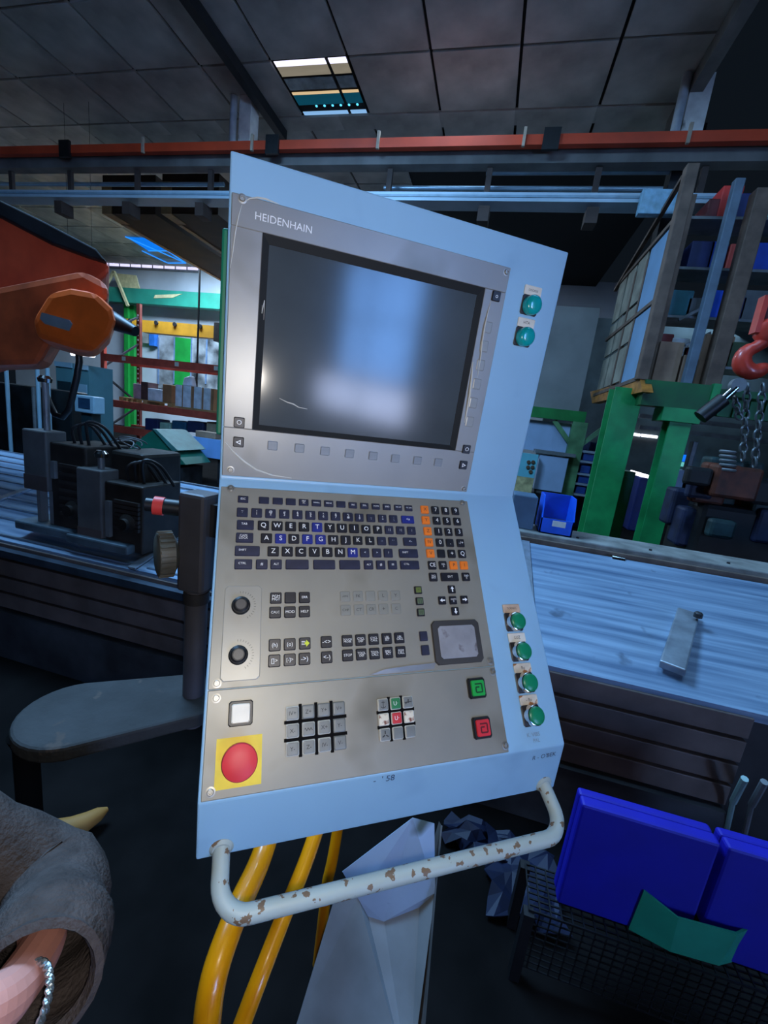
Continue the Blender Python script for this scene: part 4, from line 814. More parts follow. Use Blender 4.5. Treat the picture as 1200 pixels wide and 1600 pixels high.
# pallet rack
M_rk = mat('rack_red', (196, 82, 66), .55, 0, .12, 5); M_rkd = mat('rack_dark', (120, 56, 48), .55, 0, .2, 5)
YK_ = 10.5; XK = onY(163, 620, YK_).x; YK2 = 11.8
rk = thing('pallet_rack', 'salmon red pallet rack with two beam levels in the far bay', 'rack', (XK + 2, YK_ + .6, 0)); ztp = 3.7; XE = XK + 5.4
for x in (XK, XE):
    for y in (YK_, YK2): mb = MB(); mb.box(x - .06, y - .05, 0, x + .06, y + .05, ztp if y == YK_ else ztp + .5); part('upright', mb, M_rk if y == YK_ else M_rkd, rk)
    for k, (z0, z1) in enumerate(((.4, 1.1), (1.9, 1.2), (2.2, 3.0), (3.1, 3.8))): mb = MB(); mb.bar((x, YK_ + .05, z0), (x, YK2 - .05, z1), .05, .05); part('brace', mb, M_dark, rk)
    for k in range(24): mb = MB(); mb.box(x - .02, YK2 - .062, .5 + k * .145, x + .02, YK2 - .05, .55 + k * .145); part('punched_hole', mb, mat('hole_light', (190, 190, 190), .6), rk)
lev = [onY(168, 557, YK_).z, onY(168, 627, YK_).z, onY(168, 666, YK_).z]
for z in lev:
    for y in (YK_ - .06, YK2 - .4): mb = MB(); mb.box(XK + .06, y, z - .13, XE - .06, y + .06, z + .07); part('beam', mb, M_rk, rk)
    for k in range(6): mb = MB(); x = XK + .3 + k * .8; mb.box(x, YK_, z + .0, x + .7, YK2 - .4, z + .03) if z != lev[0] else mb.box(x, YK_, z, x + .04, YK2 - .4, z + .03); part('deck_board', mb, mat('deck_wood', (104, 74, 52), .8), rk)
for px in (193, 276, 338): p = onY(px, 557, YK_ - .07); mb = MB(); mb.box(p.x - .06, YK_ - .07, lev[0] - .07, p.x + .06, YK_ - .06, lev[0] + .04); part('beam_label', mb, M_tag, rk)
# goods on the rack
def rackbox(name, x0, y0, x1, y1, m, label, cat, Y=YK_ + .1, dep=.5, lv=1, bev=0, grp=None):
    a = onY(x0, (y0 + y1) / 2, Y).x; b = onY(x1, (y0 + y1) / 2, Y).x; z0 = lev[lv] + .032; z1 = max(z0 + .08, z0 + abs(onY((x0 + x1) / 2, y0, Y).z - onY((x0 + x1) / 2, y1, Y).z)); mb = MB(); mb.box(a, Y, z0, b, Y + dep, z1); return single(name, mb, m, label, cat, grp, bev=bev)
M_card = mat('cardboard', (148, 104, 70), .8, 0, .12, 4); M_wood = mat('pallet_wood', (160, 132, 88), .8, 0, .15, 6); M_foam = mat('white_carton', (206, 214, 226), .7)
pz = lev[1] + .032; pa = onY(186, 625, YK_ + .1).x; pbx = onY(268, 640, YK_ + .1).x
pal = thing('wood_pallet', 'tan wooden pallet on the rack with cartons standing on it', 'pallet', ((pa + pbx) / 2, YK_ + .5, pz))
for k in range(3): mb = MB(); x = pa + (pbx - pa - .14) * k / 2; mb.box(x, YK_ + .1, pz, x + .14, YK_ + .8, pz + .12); part('block', mb, M_wood, pal)
for k in range(4): mb = MB(); mb.box(pa, YK_ + .1 + k * .19, pz + .12, pbx, YK_ + .23 + k * .19, pz + .15); part('plank', mb, M_wood, pal)
for (x0, x1, h, m, lab) in ((208, 220, .42, mat('pinkish_bag', (170, 140, 150), .7), 'pinkish bag on the rack pallet'), (220, 231, .5, mat('dark_carton', (80, 52, 50), .8), 'dark brown carton on the rack pallet'), (231, 253, .34, M_foam, 'white carton with brown top on the rack pallet'), (254, 268, .5, M_card, 'brown cardboard carton at the end of the rack pallet')):
    a = onY(x0, 615, YK_ + .15).x; b = onY(x1, 615, YK_ + .15).x; mb = MB(); mb.box(a, YK_ + .15, pz + .15, b, YK_ + .55, pz + .15 + h); single('carton', mb, m, lab, 'carton', 'goods on the rack pallet', bev=.01)
pa2 = onY(271, 640, YK_ + .05).x; pb2 = onY(345, 650, YK_ + .05).x; pal2 = thing('low_pallet', 'low brown pallet under the white file boxes on the rack', 'pallet', ((pa2 + pb2) / 2, YK_ + .4, pz))
for k in range(4): mb = MB(); mb.box(pa2, YK_ + .05 + k * .17, pz, pb2, YK_ + .18 + k * .17, pz + .09); part('plank', mb, M_wood, pal2)
for k, (x0, x1) in enumerate(((274, 283), (286, 297), (303, 314), (318, 328))):
    a = onY(x0, 620, YK_ + .1).x; b = onY(x1, 620, YK_ + .1).x; r = thing('file_box', ('white-backed file box next to the cardboard carton on the rack', 'white-backed file box under the crumpled white bag', 'white-backed file box between the bag box and the last box', 'white-backed file box at the end of the row away from the carton')[k], 'box', ((a + b) / 2, YK_ + .3, pz + .09), 'white file boxes on the rack')
    mb = MB(); mb.box(a, YK_ + .1, pz + .09, b, YK_ + .14, pz + .68); part('white_back', mb, M_foam, r)
    mb = MB(); mb.box(a, YK_ + .14, pz + .09, b + .09, YK_ + .5, pz + .68); part('brown_sleeve', mb, M_card, r)
a = onY(284, 598, YK_ + .15).x; mb = MB(); mb.prism([(a, YK_ + .16, pz + .68), (a + .34, YK_ + .16, pz + .68), (a + .26, YK_ + .16, pz + .96), (a + .05, YK_ + .16, pz + .9)], (0, .2, 0)); single('plastic_bag', mb, M_foam, 'white crumpled bag on top of the file boxes', 'bag', bev=.03)
for (x0, x1, h, m, lab) in ((226, 247, .36, mat('navy_tarp', (36, 44, 90), .6), 'navy folded tarp on the lowest rack level'), (249, 266, .3, mat('pale_green_tub', (150, 180, 166), .6), 'pale green tub on the lowest rack level'), (268, 290, .4, mat('teal_bundle', (30, 80, 110), .6), 'teal wrapped bundle on the lowest rack level'), (292, 318, .45, mat('dark_blue_tool', (30, 40, 80), .6), 'dark blue machine part on the lowest rack level'), (322, 343, .5, mat('beige_carton', (176, 156, 132), .8), 'beige carton on the lowest rack level')):
    a = onY(x0, 665, YK_ + .1).x; b = onY(x1, 665, YK_ + .1).x; mb = MB(); mb.box(a, YK_ + .1, lev[2] + .032, b, YK_ + .6, lev[2] + .032 + h); single('rack_item', mb, m, lab, 'goods', 'goods on the lowest rack level', bev=.03)
# green hopper, blue workbench
YH = 6.4; hp = thing('green_hopper', 'dark green wedge-shaped hopper with pale edge below the rack', 'hopper', (onY(235, 720, YH).x, YH + .4, 0))
mb = pslab([(194, 725), (196, 706), (214, 690), (232, 676), (240, 672), (275, 708), (290, 726)], YH, .7); part('hopper_body', mb, mat('hopper_green', (22, 96, 78), .5, 0, .1, 3), hp)
mb = pslab([(238, 670), (244, 671), (278, 704), (270, 706)], YH - .03, .76); part('hopper_lip', mb, mat('hopper_pale', (60, 112, 108), .5), hp)
a = onY(196, 725, YH).x; b = onY(290, 725, YH).x; mb = MB(); mb.box(a + .1, YH + .05, 0, b - .1, YH + .6, onY(240, 724, YH).z); part('hopper_stand', mb, M_dark, hp)
YN = 7.3; x0, x1 = onY(252, 690, YN).x, onY(346, 700, YN).x; zt_ = onY(300, 682, YN).z
wb = thing('workbench', 'pale blue workbench with apron beside the green hopper', 'workbench', ((x0 + x1) / 2, YN + .4, 0)); M_wb = mat('bench_blue', (120, 166, 226), .5, 0, .06, 3)
mb = MB(); mb.box(x0, YN, zt_ - .06, x1, YN + .9, zt_); part('bench_top', mb, mat('bench_grey', (110, 116, 124), .6), wb)
xa = onY(281, 690, YN).x; mb = MB(); mb.box(xa, YN - .02, zt_ - .36, x1, YN, zt_ + .01); part('apron', mb, M_wb, wb)
mb = MB(); mb.box(x0, YN - .02, zt_ - .06, xa, YN, zt_); part('top_edge', mb, M_wb, wb)
for x in (x0 + .05, x1 - .1):
    for y in (YN + .05, YN + .8): mb = MB(); mb.box(x, y, 0, x + .06, y + .06, zt_ - .06); part('leg', mb, M_dark, wb)
mb = MB(); a = onY(300, 676, YN).x; mb.box(a, YN + .1, zt_, a + .45, YN + .3, zt_ + .12); single('bench_block', mb, mat('block_tan', (150, 124, 104), .7), 'flat tan wooden block on the pale blue workbench', 'block', bev=.01)

# machines standing beyond the robot arm
M_mc = mat('machine_teal_grey', (90, 140, 150), .5, 0, .1, 2); M_mcd = mat('machine_dark_teal', (28, 52, 60), .5, 0, .2, 3); M_mw = mat('machine_pale', (150, 186, 206), .5, 0, .06, 3)
YM = 7.6
for (x0, y0, x1, y1, m, lab) in ((88, 566, 114, 624, M_mc, 'teal grey machine cabinet with dark column beyond the robot arm'), (118, 570, 139, 622, M_mc, 'tall teal cabinet behind the machine terminal')):
    a = onY(x0, 595, YM).x; b = onY(x1, 595, YM).x; z1 = onY((x0 + x1) / 2, y0, YM).z; r = thing('machine_cabinet', lab, 'machine', ((a + b) / 2, YM + .3, 0), 'machine cabinets beyond the robot arm')
    mb = MB(); mb.box(a, YM, 0, b, YM + .6, z1); part('body', mb, m, r); mb = MB(); mb.box(a + .05, YM - .02, .3, b - .05, YM, z1 - .4); part('door', mb, M_mcd if x0 == 88 else M_mw, r)
    mb = MB(); mb.box(a, YM - .03, z1 - .1, b, YM, z1); part('top_strip', mb, M_mw, r)
tm = thing('machine_terminal', 'pale blue machine terminal with square dark screen on a stand', 'terminal', (onY(131, 632, 6.6).x, 6.7, 0)); 
mb = pbox(116, 618, 146, 645, 6.6, .25); part('terminal_case', mb, M_mw, tm, bev=.02); mb = pbox(122, 622, 140, 638, 6.59, .01); part('terminal_screen', mb, mat('terminal_dark', (40, 70, 100), .2), tm)
p = onY(131, 645, 6.6); mb = MB(); mb.box(p.x - .12, 6.65, 0, p.x + .12, 6.85, p.z + .02); part('stand', mb, M_mcd, tm)
mb = MB(); x0, x1 = onY(0, 640, 6.9).x - 1.5, onY(112, 640, 6.9).x; mb.box(x0, 6.9, 0, x1, 7.3, onY(60, 605, 6.9).z); single('lathe_machine', mb, mat('machine_black', (20, 26, 30), .5, 0, .4, 4), 'black machine base beyond the slides under the robot arm', 'machine', bev=.05)
f0, f1 = onY(112, 553, 7.4), onY(147, 556, 7.4); r = thing('fluorescent_lamp', 'short glowing fluorescent lamp under the orange robot arm', 'lamp', f0)
mb = MB(); mb.tube([f0, f1], .035, 10); part('tube', mb, emit('tube_white', (235, 240, 255), 2.2), r, True)
for q in (f0, f1): mb = MB(); mb.tube([q + Vector((0, 0, .03)), Vector((q.x, q.y, ZC + .01))], .003, 6); part('hanger_rod', mb, M_dark, r)
for k, (x, y0, y1) in enumerate(((58, 575, 612), (74, 575, 608), (9, 570, 600), (52, 605, 672))):
    mb = MB(); p = onY(x, y0, 6.6); q = onY(x, y1, 6.6); mb.tube([(p.x, 6.6, 0), (p.x, 6.6, p.z)], .035, 10); single('machine_rod', mb, M_mw if k < 3 else M_steel, ('pale vertical rod next to the teal machine cabinet', 'second pale rod touching the teal machine cabinet', 'pale rod at the outer end of the black machine base', 'grey rod rising behind the tall grey slide cover')[k], 'rod', smooth=True)

# ================================================================== MEZZANINE AND STORE ON THE RIGHT
M_mg = mat('mezz_green', (34, 150, 84), .5, 0, .15, 4); M_mgd = mat('mezz_green_dark', (16, 92, 44), .5, 0, .2, 3); M_rust = mat('rusty_post', (104, 84, 72), .7, .1, .2, 6)
XM0 = onY(1003, 592, 6.0).x; YN0 = 6.0; ZM = onY(1003, 592, 6.0).z
YFR = 8.35; XM1 = XM0 + 4.5
mz = thing('mezzanine', 'green steel mezzanine platform on thick green posts', 'mezzanine', (XM0 + 1.5, 7.4, 0))
mb = MB(); mb.box(XM0 + .05, YN0, ZM - .30, onY(1112, 612, YN0).x, YN0 + .22, ZM); part('edge_beam', mb, M_mgd, mz)
xe = onY(1112, 612, YN0).x; mb = MB(); mb.box(xe, YN0 - .02, ZM - .34, xe + .08, YN0 + .24, ZM + .02); part('beam_end_plate', mb, M_mg, mz)
mb = MB(); mb.box(XM0 + .1, YN0 + .22, ZM - .08, XM1, YFR, ZM); part('deck', mb, M_mgd, mz)
mb = MB(); mb.box(xe + .1, YN0 + .5, ZM - .30, XM1, YN0 + .56, ZM - .05); part('corrugated_fascia', mb, M_mg, mz)
for k in range(14): mb = MB(); x = xe + .15 + k * .17; mb.box(x, YN0 + .47, ZM - .30, x + .08, YN0 + .5, ZM - .05); part('fascia_rib', mb, M_mg, mz)
def hpost(xc, yc, wd, z1, m, nm='post'):
    mb = MB(); f_ = .03; mb.box(xc - wd / 2, yc, 0, xc + wd / 2, yc + f_, z1); mb.box(xc - wd / 2, yc + wd - f_, 0, xc + wd / 2, yc + wd, z1); mb.box(xc - .015, yc + f_, 0, xc + .015, yc + wd - f_, z1); part(nm, mb, m, mz)
p1 = onY(958, 720, YN0 + .3); hpost(p1.x, YN0 + .3, .34, ZM - .08, M_mg)
p2 = onY(1043, 740, YN0 + .02); hpost(p2.x, YN0 + .02, .24, ZM - .30, M_mg)
p = onY(1065, 640, YN0); mb = MB(); mb.box(p.x - .2, YN0 - .02, ZM - .46, p.x + .22, YN0 + .3, ZM - .30); part('post_head', mb, M_mg, mz)
mb = MB(); mb.prism([onX(1000, 592, XM0), onX(1004, 612, XM0), onX(925, 630, XM0), onX(922, 612, XM0)], (.12, 0, 0)); part('side_beam', mb, mat('mezz_orange', (176, 112, 40), .6, 0, .3, 6), mz)
# side fence (glass panels and frames) along the platform edge, plane X = XM0
fe = thing('mezzanine_fence', 'leaning-looking side screen of pale panels in rusty frames on the mezzanine edge', 'screen', (XM0, 7, ZM))
M_glass = mat('screen_panel_blue', (120, 160, 196), .35, 0, .08, 3); M_pan2 = mat('screen_panel_grey', (140, 138, 124), .6, 0, .2, 4)
def xslab(pix, m, nm, th=.02, X=XM0): mb = MB(); mb.prism([onX(x, y, X) for x, y in pix], (th, 0, 0)); part(nm, mb, m, fe)
ynr = onX(1052, 420, XM0).y
zt1, zt2 = onX(1066, 322, XM0).z, ZM + .05
def ycol(px, py): return onX(px, py, XM0).y
Ya, Yb = ycol(1027, 450), ycol(1003, 450)          # near panel column
Yc_, Yd = ycol(1006, 480), ycol(952, 560)
zm1 = onX(1020, 470, XM0).z
for (z0, z1) in ((ZM + .06, zm1 - .05), (zm1 + .02, zt1 - .1)):
    mb = MB(); mb.box(XM0 + .01, Ya, z0, XM0 + .03, Yb, z1); part('panel', mb, M_glass, fe)
for y in (Yb, Yb + .5): mb = MB(); mb.box(XM0 - .0, y, ZM, XM0 + .06, y + .07, zt1 - .2); part('frame_post', mb, M_rust, fe)
for z in (ZM + .0, zm1 - .04, zt1 - .08): mb = MB(); mb.box(XM0 - .01, Ya - .05, z, XM0 + .05, Yb + 1.6, z + .05); part('frame_rail', mb, M_rust, fe)
for k in range(3):
    for j in range(3):
        y0 = Yb + .10 + k * .48; z0 = ZM + .1 + j * .55
        mb = MB(); mb.box(XM0 + .01, y0, z0, XM0 + .03, y0 + .42, z0 + (.5 if j < 2 else .7)); part('panel', mb, M_pan2, fe)
mb = MB(); mb.bar((XM0, Ya, zt1 + .4), (XM0, Yb + 1.7, zt1 - .1), .05, .05); part('top_rail', mb, M_rust, fe)
# rusty posts at the front of the store
for (xa, ya, xb, yb_, wd, m, lab) in ((1078, 262, 1010, 590, .13, M_rust, 'rusty front post next to the pale fence panels'), (1155, 285, 1118, 440, .10, mat('post_blue_grey', (92, 108, 124), .6), 'slim blue-grey post in front of the store shelves'), (1190, 300, 1120, 600, .17, M_rust, 'wide rusty channel post in front of the store shelves')):
    p = onY((xa + xb) / 2, (ya + yb_) / 2, YN0 + .05); mb = MB(); mb.box(p.x - wd / 2, YN0 + .05, ZM + .001, p.x + wd / 2, YN0 + .05 + wd, onY(xa, ya - 8, YN0 + .05).z); single('store_post', mb, m, lab, 'post', 'posts on the mezzanine front', bev=.01)
# shelves with bins behind the posts
YS = 6.42; sh = thing('store_shelf', 'dark steel store shelf full of coloured boxes on the mezzanine', 'shelf', (XM0 + 1.6, YS + .3, ZM + .001))
zs = [ZM + .30, ZM + .86, ZM + 1.42, ZM + 1.98]; x0s, x1s = XM0 + .18, XM0 + 3.4
for z in zs: mb = MB(); mb.box(x0s, YS, z - .03, x1s, YS + .44, z); part('shelf_board', mb, M_steel, sh)
for x in (x0s, (x0s + x1s) / 2, x1s - .05):
    for y in (YS - .03, YS + .42): mb = MB(); mb.box(x, y, ZM + .001, x + .05, y + .03, ZM + 2.2); part('shelf_upright', mb, M_rust, sh)
for k, (a, b) in enumerate((((1060, 500), (1100, 480)), ((1070, 540), (1110, 520)))): 
    mb = MB(); mb.bar(onY(*a, YS - .04), onY(*b, YS - .04), .04, .03); part('shelf_brace', mb, M_steel, sh)
cols = {'red': (206, 48, 40), 'blue': (24, 74, 190), 'navy': (26, 40, 96), 'teal': (30, 96, 110), 'white': (196, 200, 206), 'maroon': (110, 34, 38), 'olive': (60, 84, 50), 'tan': (150, 112, 84), 'pale green': (130, 180, 160), 'salmon': (206, 84, 74), 'grey': (96, 100, 104)}
def place(lv, xpx, w_, h_, c, extra): 
    x = onY(xpx, 480, YS).x; mb = MB(); mb.box(x, YS + .02, zs[lv], x + w_, YS + .42, zs[lv] + h_); single('store_box', mb, mat('box_' + c.replace(' ', '_'), cols[c], .55, 0, .12, 6), f'{c} box {extra}', 'box', 'boxes on the store shelf', bev=.012)
lvn = ('on the lowest store shelf', 'on the second store shelf', 'on the third store shelf', 'on the top store shelf')
for lv, items in enumerate(((('maroon', 1040, .22, .34, 'beside the fence panels'), ('white', 1062, .26, .30, 'next to the maroon box'), ('maroon', 1086, .2, .2, 'small, past the white box'), ('navy', 1104, .2, .24, 'between maroon box and tan box'), ('tan', 1122, .34, .36, 'behind the wide rusty post'), ('olive', 1156, .3, .3, 'behind the red hook')),
                             (('teal', 1045, .3, .3, 'beside the fence panels'), ('grey', 1074, .24, .22, 'next to the teal box'), ('blue', 1108, .28, .32, 'with white sticker behind the slim post'), ('navy', 1136, .24, .26, 'behind the wide rusty post'), ('grey', 1160, .3, .34, 'above the red hook')),
                             (('navy', 1058, .3, .3, 'beside the fence panels'), ('blue', 1088, .22, .3, 'next to the navy box'), ('salmon', 1118, .24, .28, 'behind the slim post'), ('blue', 1146, .5, .3, 'wide, past the wide rusty post')),
                             (('maroon', 1068, .14, .2, 'small beside the red box'), ('red', 1084, .26, .34, 'bright, near the fence'), ('navy', 1110, .26, .26, 'next to the bright red box'), ('pale green', 1136, .24, .3, 'behind the slim post'), ('teal', 1166, .3, .3, 'past the wide rusty post')))):
    for c, xp, w_, h_, ex_ in items: place(lv, xp, w_ * .85, h_, c, lvn[lv][:0] + ex_ + ' ' + lvn[lv])
# cartons on the mezzanine floor in front of the shelf
for (px0, px1, h, lab) in ((1024, 1062, .50, 'large pale brown carton on the mezzanine floor by the fence'), (1066, 1084, .36, 'small pale brown carton beside the large carton on the mezzanine'), (1092, 1120, .62, 'tall brown carton leaning against the wide rusty post')):
    a = onY(px0, 570, YN0 + .23).x; b = onY(px1, 570, YN0 + .23).x; mb = MB(); mb.box(a, YN0 + .23, ZM + .001, b, YN0 + .385, ZM + h); single('floor_carton', mb, mat('carton_pale', (150, 120, 100), .8, 0, .15, 4), lab, 'carton', 'cartons on the mezzanine floor', bev=.006)
# red crane hook with block and sling, hanging nearer
YHK = 4.6; hc = onY(1178, 560, YHK); hk = thing('crane_hook', 'red crane hook with block hanging before the store shelves', 'hook', (hc.x, YHK, hc.z - .2))
M_hk = mat('hook_red', (206, 62, 46), .4, 0, .1, 10, coat=.3)
R_ = (onY(1200, 560, YHK) - onY(1166, 560, YHK)).length * .62; c = onY(1180, 562, YHK)
pts = [c + Vector((R_ * .25, 0, R_ * 1.9)), c + Vector((R_ * .1, 0, R_ * 1.3))] + [c + Vector((R_ * math.cos(t), 0, R_ * math.sin(t))) for t in [math.radians(110 + k * 18) for k in range(14)]]
mb = MB(); mb.tube(pts, [.05, .055] + [.045 + .03 * math.sin(math.pi * (k + 1) / 15) for k in range(13)] + [.02], 12); part('hook_body', mb, M_hk, hk, True)
mb = MB(); b0 = pts[0]; mb.lathe(b0, (0, 0, 1), [(.05, -.05), (.09, 0), (.09, .10), (.05, .14)], 18); part('hook_nut', mb, M_hk, hk, True)
for sx_ in (-.09, .09): mb = MB(); mb.box(b0.x + sx_ - .02, YHK - .05, b0.z + .02, b0.x + sx_ + .02, YHK + .05, b0.z + .32); part('yoke_cheek', mb, M_hk, hk)
mb = MB(); mb.lathe(b0 + Vector((0, 0, .14)), (0, 0, 1), [(.05, 0), (.06, .1), (.06, .3), (.03, .34)], 14); part('swivel', mb, mat('swivel_grey', (150, 150, 170), .3, .6), hk, True)
mb = MB(); mb.tube([b0 + Vector((0, 0, .45)), Vector((b0.x, YHK, ZC + .3))], .02, 8); part('hoist_chain', mb, M_dark, hk, True)
mb = MB(); mb.tube([c + Vector((R_ * math.cos(t) * 1.0, 0, R_ * math.sin(t) - .02)) for t in [math.radians(200 + k * 16) for k in range(9)]], .03, 10); single('blue_sling', mb, mat('sling_blue', (20, 80, 200), .6), 'blue webbing sling around the bottom of the red hook', 'sling', smooth=True)
cy = thing('hydraulic_cylinder', 'black hydraulic cylinder with chrome rod slung below the red hook', 'cylinder', onY(1130, 640, 4.5))
mb = MB(); mb.tube([onY(1094, 652, 4.5), onY(1130, 624, 4.5)], .065, 18); part('barrel', mb, M_black, cy, True)
mb = MB(); mb.tube([onY(1130, 624, 4.5), onY(1150, 606, 4.5)], .035, 14); part('chrome_rod', mb, M_chrome, cy, True)
mb = MB(); mb.lathe(onY(1152, 602, 4.5), (0, 1, 0), [(.06, -.03), (.06, .03)], 16); part('rod_eye', mb, M_steel, cy, True)
for k, (a, b, lab) in enumerate((((1148, 620), (1155, 655), 'short grey chain hanging beside the black cylinder'), ((1168, 600), (1160, 720), 'grey lifting chain hanging below the red hook'), ((1192, 600), (1178, 730), 'grey lifting chain next to the fence of chains under the hook'))):
    p, q = onY(*a, 4.55), onY(*b, 4.55); n = 9 if k else 4; r = thing('lifting_chain', lab, 'chain', q, 'chains below the hook')
    for j in range(n):
        c_ = p + (q - p) * ((j + .5) / n); d = (q - p).normalized(); l_ = (q - p).length / n * .62; sd = Vector((1, 0, 0)) if j % 2 else Vector((0, 1, 0)); mb = MB()
        mb.tube([c_ + d * (l_ * math.cos(t)) + sd * (.028 * math.sin(t)) for t in [2 * math.pi * i / 10 for i in range(11)]], .010, 6); part('chain_link', mb, mat('chain_grey', (110, 116, 120), .4, .6), r, True)

# grey partition, green frame, white cabinet etc. under the runway, right of the console
YG = 8.75
mb = pbox(835, 478, 922, 640, YG, .12); gp_ = struct('wall_partition', mb, M_wallg, 'light grey partition wall right of the console')
xg0, xg1 = onY(770, 646, YG - .1).x, onY(914, 650, YG - .1).x; zg_ = onY(868, 647, YG - .1).z; zg0 = onY(868, 640, YG).z
gf = thing('portal_frame', 'small green steel portal frame under the grey partition', 'frame', ((xg0 + xg1) / 2, YG - .1, 0))
mb = MB(); mb.box(xg0, YG - .2, zg_ - .10, xg1, YG - .02, zg_ + .09); part('lintel', mb, mat('frame_green', (30, 128, 62), .5, 0, .15, 4), gf)
xp = onY(897, 705, YG - .15).x; mb = MB(); mb.box(xp - .13, YG - .2, 0, xp + .13, YG - .02, zg_ - .10); part('post', mb, mat('frame_green_pale', (92, 140, 96), .55, 0, .3, 3), gf)
for sgn in (-1, 1): mb = MB(); mb.bar((xp + sgn * .45, YG - .12, zg_ - .12), (xp + sgn * .05, YG - .12, zg_ - .55), .08, .08); part('knee_brace', mb, mat('frame_green_pale', (92, 140, 96)), gf)
M_wc = mat('cabinet_white_blue', (160, 182, 214), .5, 0, .06, 3)
mb = pbox(812, 658, 890, 706, YG - .05, .3); struct('wall_panel', mb, M_wc, 'pale panel behind the green frame')
a, b = onY(838, 740, 8.4).x, onY(884, 740, 8.4).x; z0, z1 = onY(862, 768, 8.4).z, onY(862, 712, 8.4).z
cb = thing('white_cabinet', 'pale blue-white cabinet on a dark base between green post and instrument panel', 'cabinet', ((a + b) / 2, 8.6, 0))
mb = MB(); mb.box(a, 8.4, z0, b, 8.68, z1); part('cabinet_body', mb, M_wc, cb, bev=.01); mb = MB(); mb.box(a, 8.38, z0 - .25, b, 8.68, z0); part('dark_roller', mb, M_black, cb, bev=.06); mb = MB(); mb.box(a + .05, 8.45, 0, b - .05, 8.65, z0 - .25); part('base', mb, M_dark, cb)
mb = MB(); mb.box(a - .1, 8.36, z1 + .02, b + .1, 8.68, z1 + .08); part('top_rail', mb, M_steel, cb)
a, b = onY(800, 740, 8.2).x, onY(836, 740, 8.2).x; z0, z1 = onY(820, 775, 8.2).z, onY(820, 708, 8.2).z
ip = thing('instrument_panel', 'turquoise and cream instrument panel with round gauges beside the console', 'panel', ((a + b) / 2, 8.3, 0))
mb = MB(); mb.box(a, 8.2, z0 + .35, b, 8.35, z1); part('turquoise_board', mb, mat('turquoise', (110, 190, 206), .5, 0, .1, 2), ip); mb = MB(); mb.box(a, 8.2, z0, b, 8.35, z0 + .35); part('cream_base', mb, mat('cream_base', (190, 178, 130), .6, 0, .3, 8), ip)
mb = MB(); mb.box(a + .1, 8.22, 0, b - .05, 8.34, z0); part('stand', mb, M_dark, ip)
for (px, py) in ((826, 722), (833, 722), (825, 730), (832, 730), (829, 737)): p = onY(px, py, 8.2); mb = MB(); mb.lathe((p.x, 8.2, p.z), (0, -1, 0), [(.035, 0), (.035, .02), (.028, .024)], 12); part('gauge', mb, mat('gauge_brown', (92, 72, 56), .5), ip)
# blue shelving rack with chrome pole
a, b = onY(898, 740, 8.6).x, onY(938, 740, 8.6).x; r = thing('tool_shelf', 'dark blue tool shelving rack between green posts', 'shelf', ((a + b) / 2, 8.9, 0)); zt_ = onY(920, 690, 8.6).z
for x in (a, b - .04): mb = MB(); mb.box(x, 8.6, 0, x + .04, 9.0, zt_); part('upright', mb, M_dark, r)
mb = MB(); mb.box(a, 8.98, 0, b, 9.0, zt_); part('back_panel', mb, mat('shelf_navy', (24, 50, 100), .5), r)
for py in (706, 722, 742, 758, 775): z = onY(918, py, 8.6).z; mb = MB(); mb.box(a, 8.58, z - .02, b, 8.98, z + .02); part('shelf_board', mb, mat('shelf_edge', (140, 150, 160), .4), r)
for k, py in enumerate((722, 742, 758, 775)):
    z = onY(918, py, 8.6).z + .022; mb = MB(); mb.box(a + .08, 8.62, z, b - .08 - .1 * (k % 2), 8.9, z + .14); single('shelf_crate', mb, mat('crate_navy', (26, 62, 130), .5), ('navy crate on the upper board of the tool shelf', 'navy crate on the second board of the tool shelf', 'navy crate on the third board of the tool shelf', 'navy crate on the bottom board of the tool shelf')[k], 'crate', 'navy crates on the tool shelf', bev=.01)
p = onY(928, 725, 7.6); mb = MB(); mb.tube([(p.x, 7.6, 0), (p.x, 7.6, ZM + .2)], .022, 10); single('chrome_pole', mb, M_chrome, 'thin chrome pole standing before the tool shelf', 'pole', smooth=True)
a, b = onY(952, 775, 6.9).x, onY(985, 775, 6.9).x; r = thing('green_locker', 'dark green locker between the two thick green posts', 'locker', ((a + b) / 2, 7.1, 0)); mb = MB(); mb.box(a, 6.9, 0, b, 7.35, onY(970, 735, 6.9).z); part('body', mb, M_mgd, r, bev=.01); mb = MB(); mb.box(a + .03, 6.88, .1, b - .03, 6.9, onY(970, 735, 6.9).z - .08); part('door', mb, M_mgd, r)
# fluorescent tubes, background pieces in the dim aisle
for k, (x0, y0, x1, y1, Y, lab) in enumerate(((980, 677, 1000, 680, 13.15, 'short glowing fluorescent tube between the green posts'), (1002, 680, 1027, 683, 13.15, 'longer glowing fluorescent tube beside the short one'), (985, 737, 1016, 746, 9.65, 'bright low work lamp between the green posts'))):
    mb = MB(); mb.tube([onY(x0, y0, Y), onY(x1, y1, Y)], .04, 10); single('aisle_lamp', mb, emit('tube_white', (235, 240, 255), 2.2), lab, 'lamp', smooth=True)
a = onY(985, 790, 9.6); mb = MB(); mb.box(onY(992, 780, 9.6).x, 9.6, 0, onY(1016, 780, 9.6).x, 10.1, onY(1005, 746, 9.6).z); single('blue_machine', mb, mat('machine_navy', (20, 40, 110), .5), 'navy machine under the work lamp', 'machine', bev=.03)
mb = pbox(1045, 735, 1120, 756, 12.5, .2); mb2 = MB(); a, b = onY(1040, 745, 12.6).x, onY(1120, 745, 12.6).x; mb2.box(a, 12.6, onY(1080, 757, 12.6).z, b, 13.2, onY(1080, 736, 12.6).z); struct('wall_strip', mb2, mat('strip_wall', (130, 160, 172), .7), 'pale wall strip in the dim aisle')
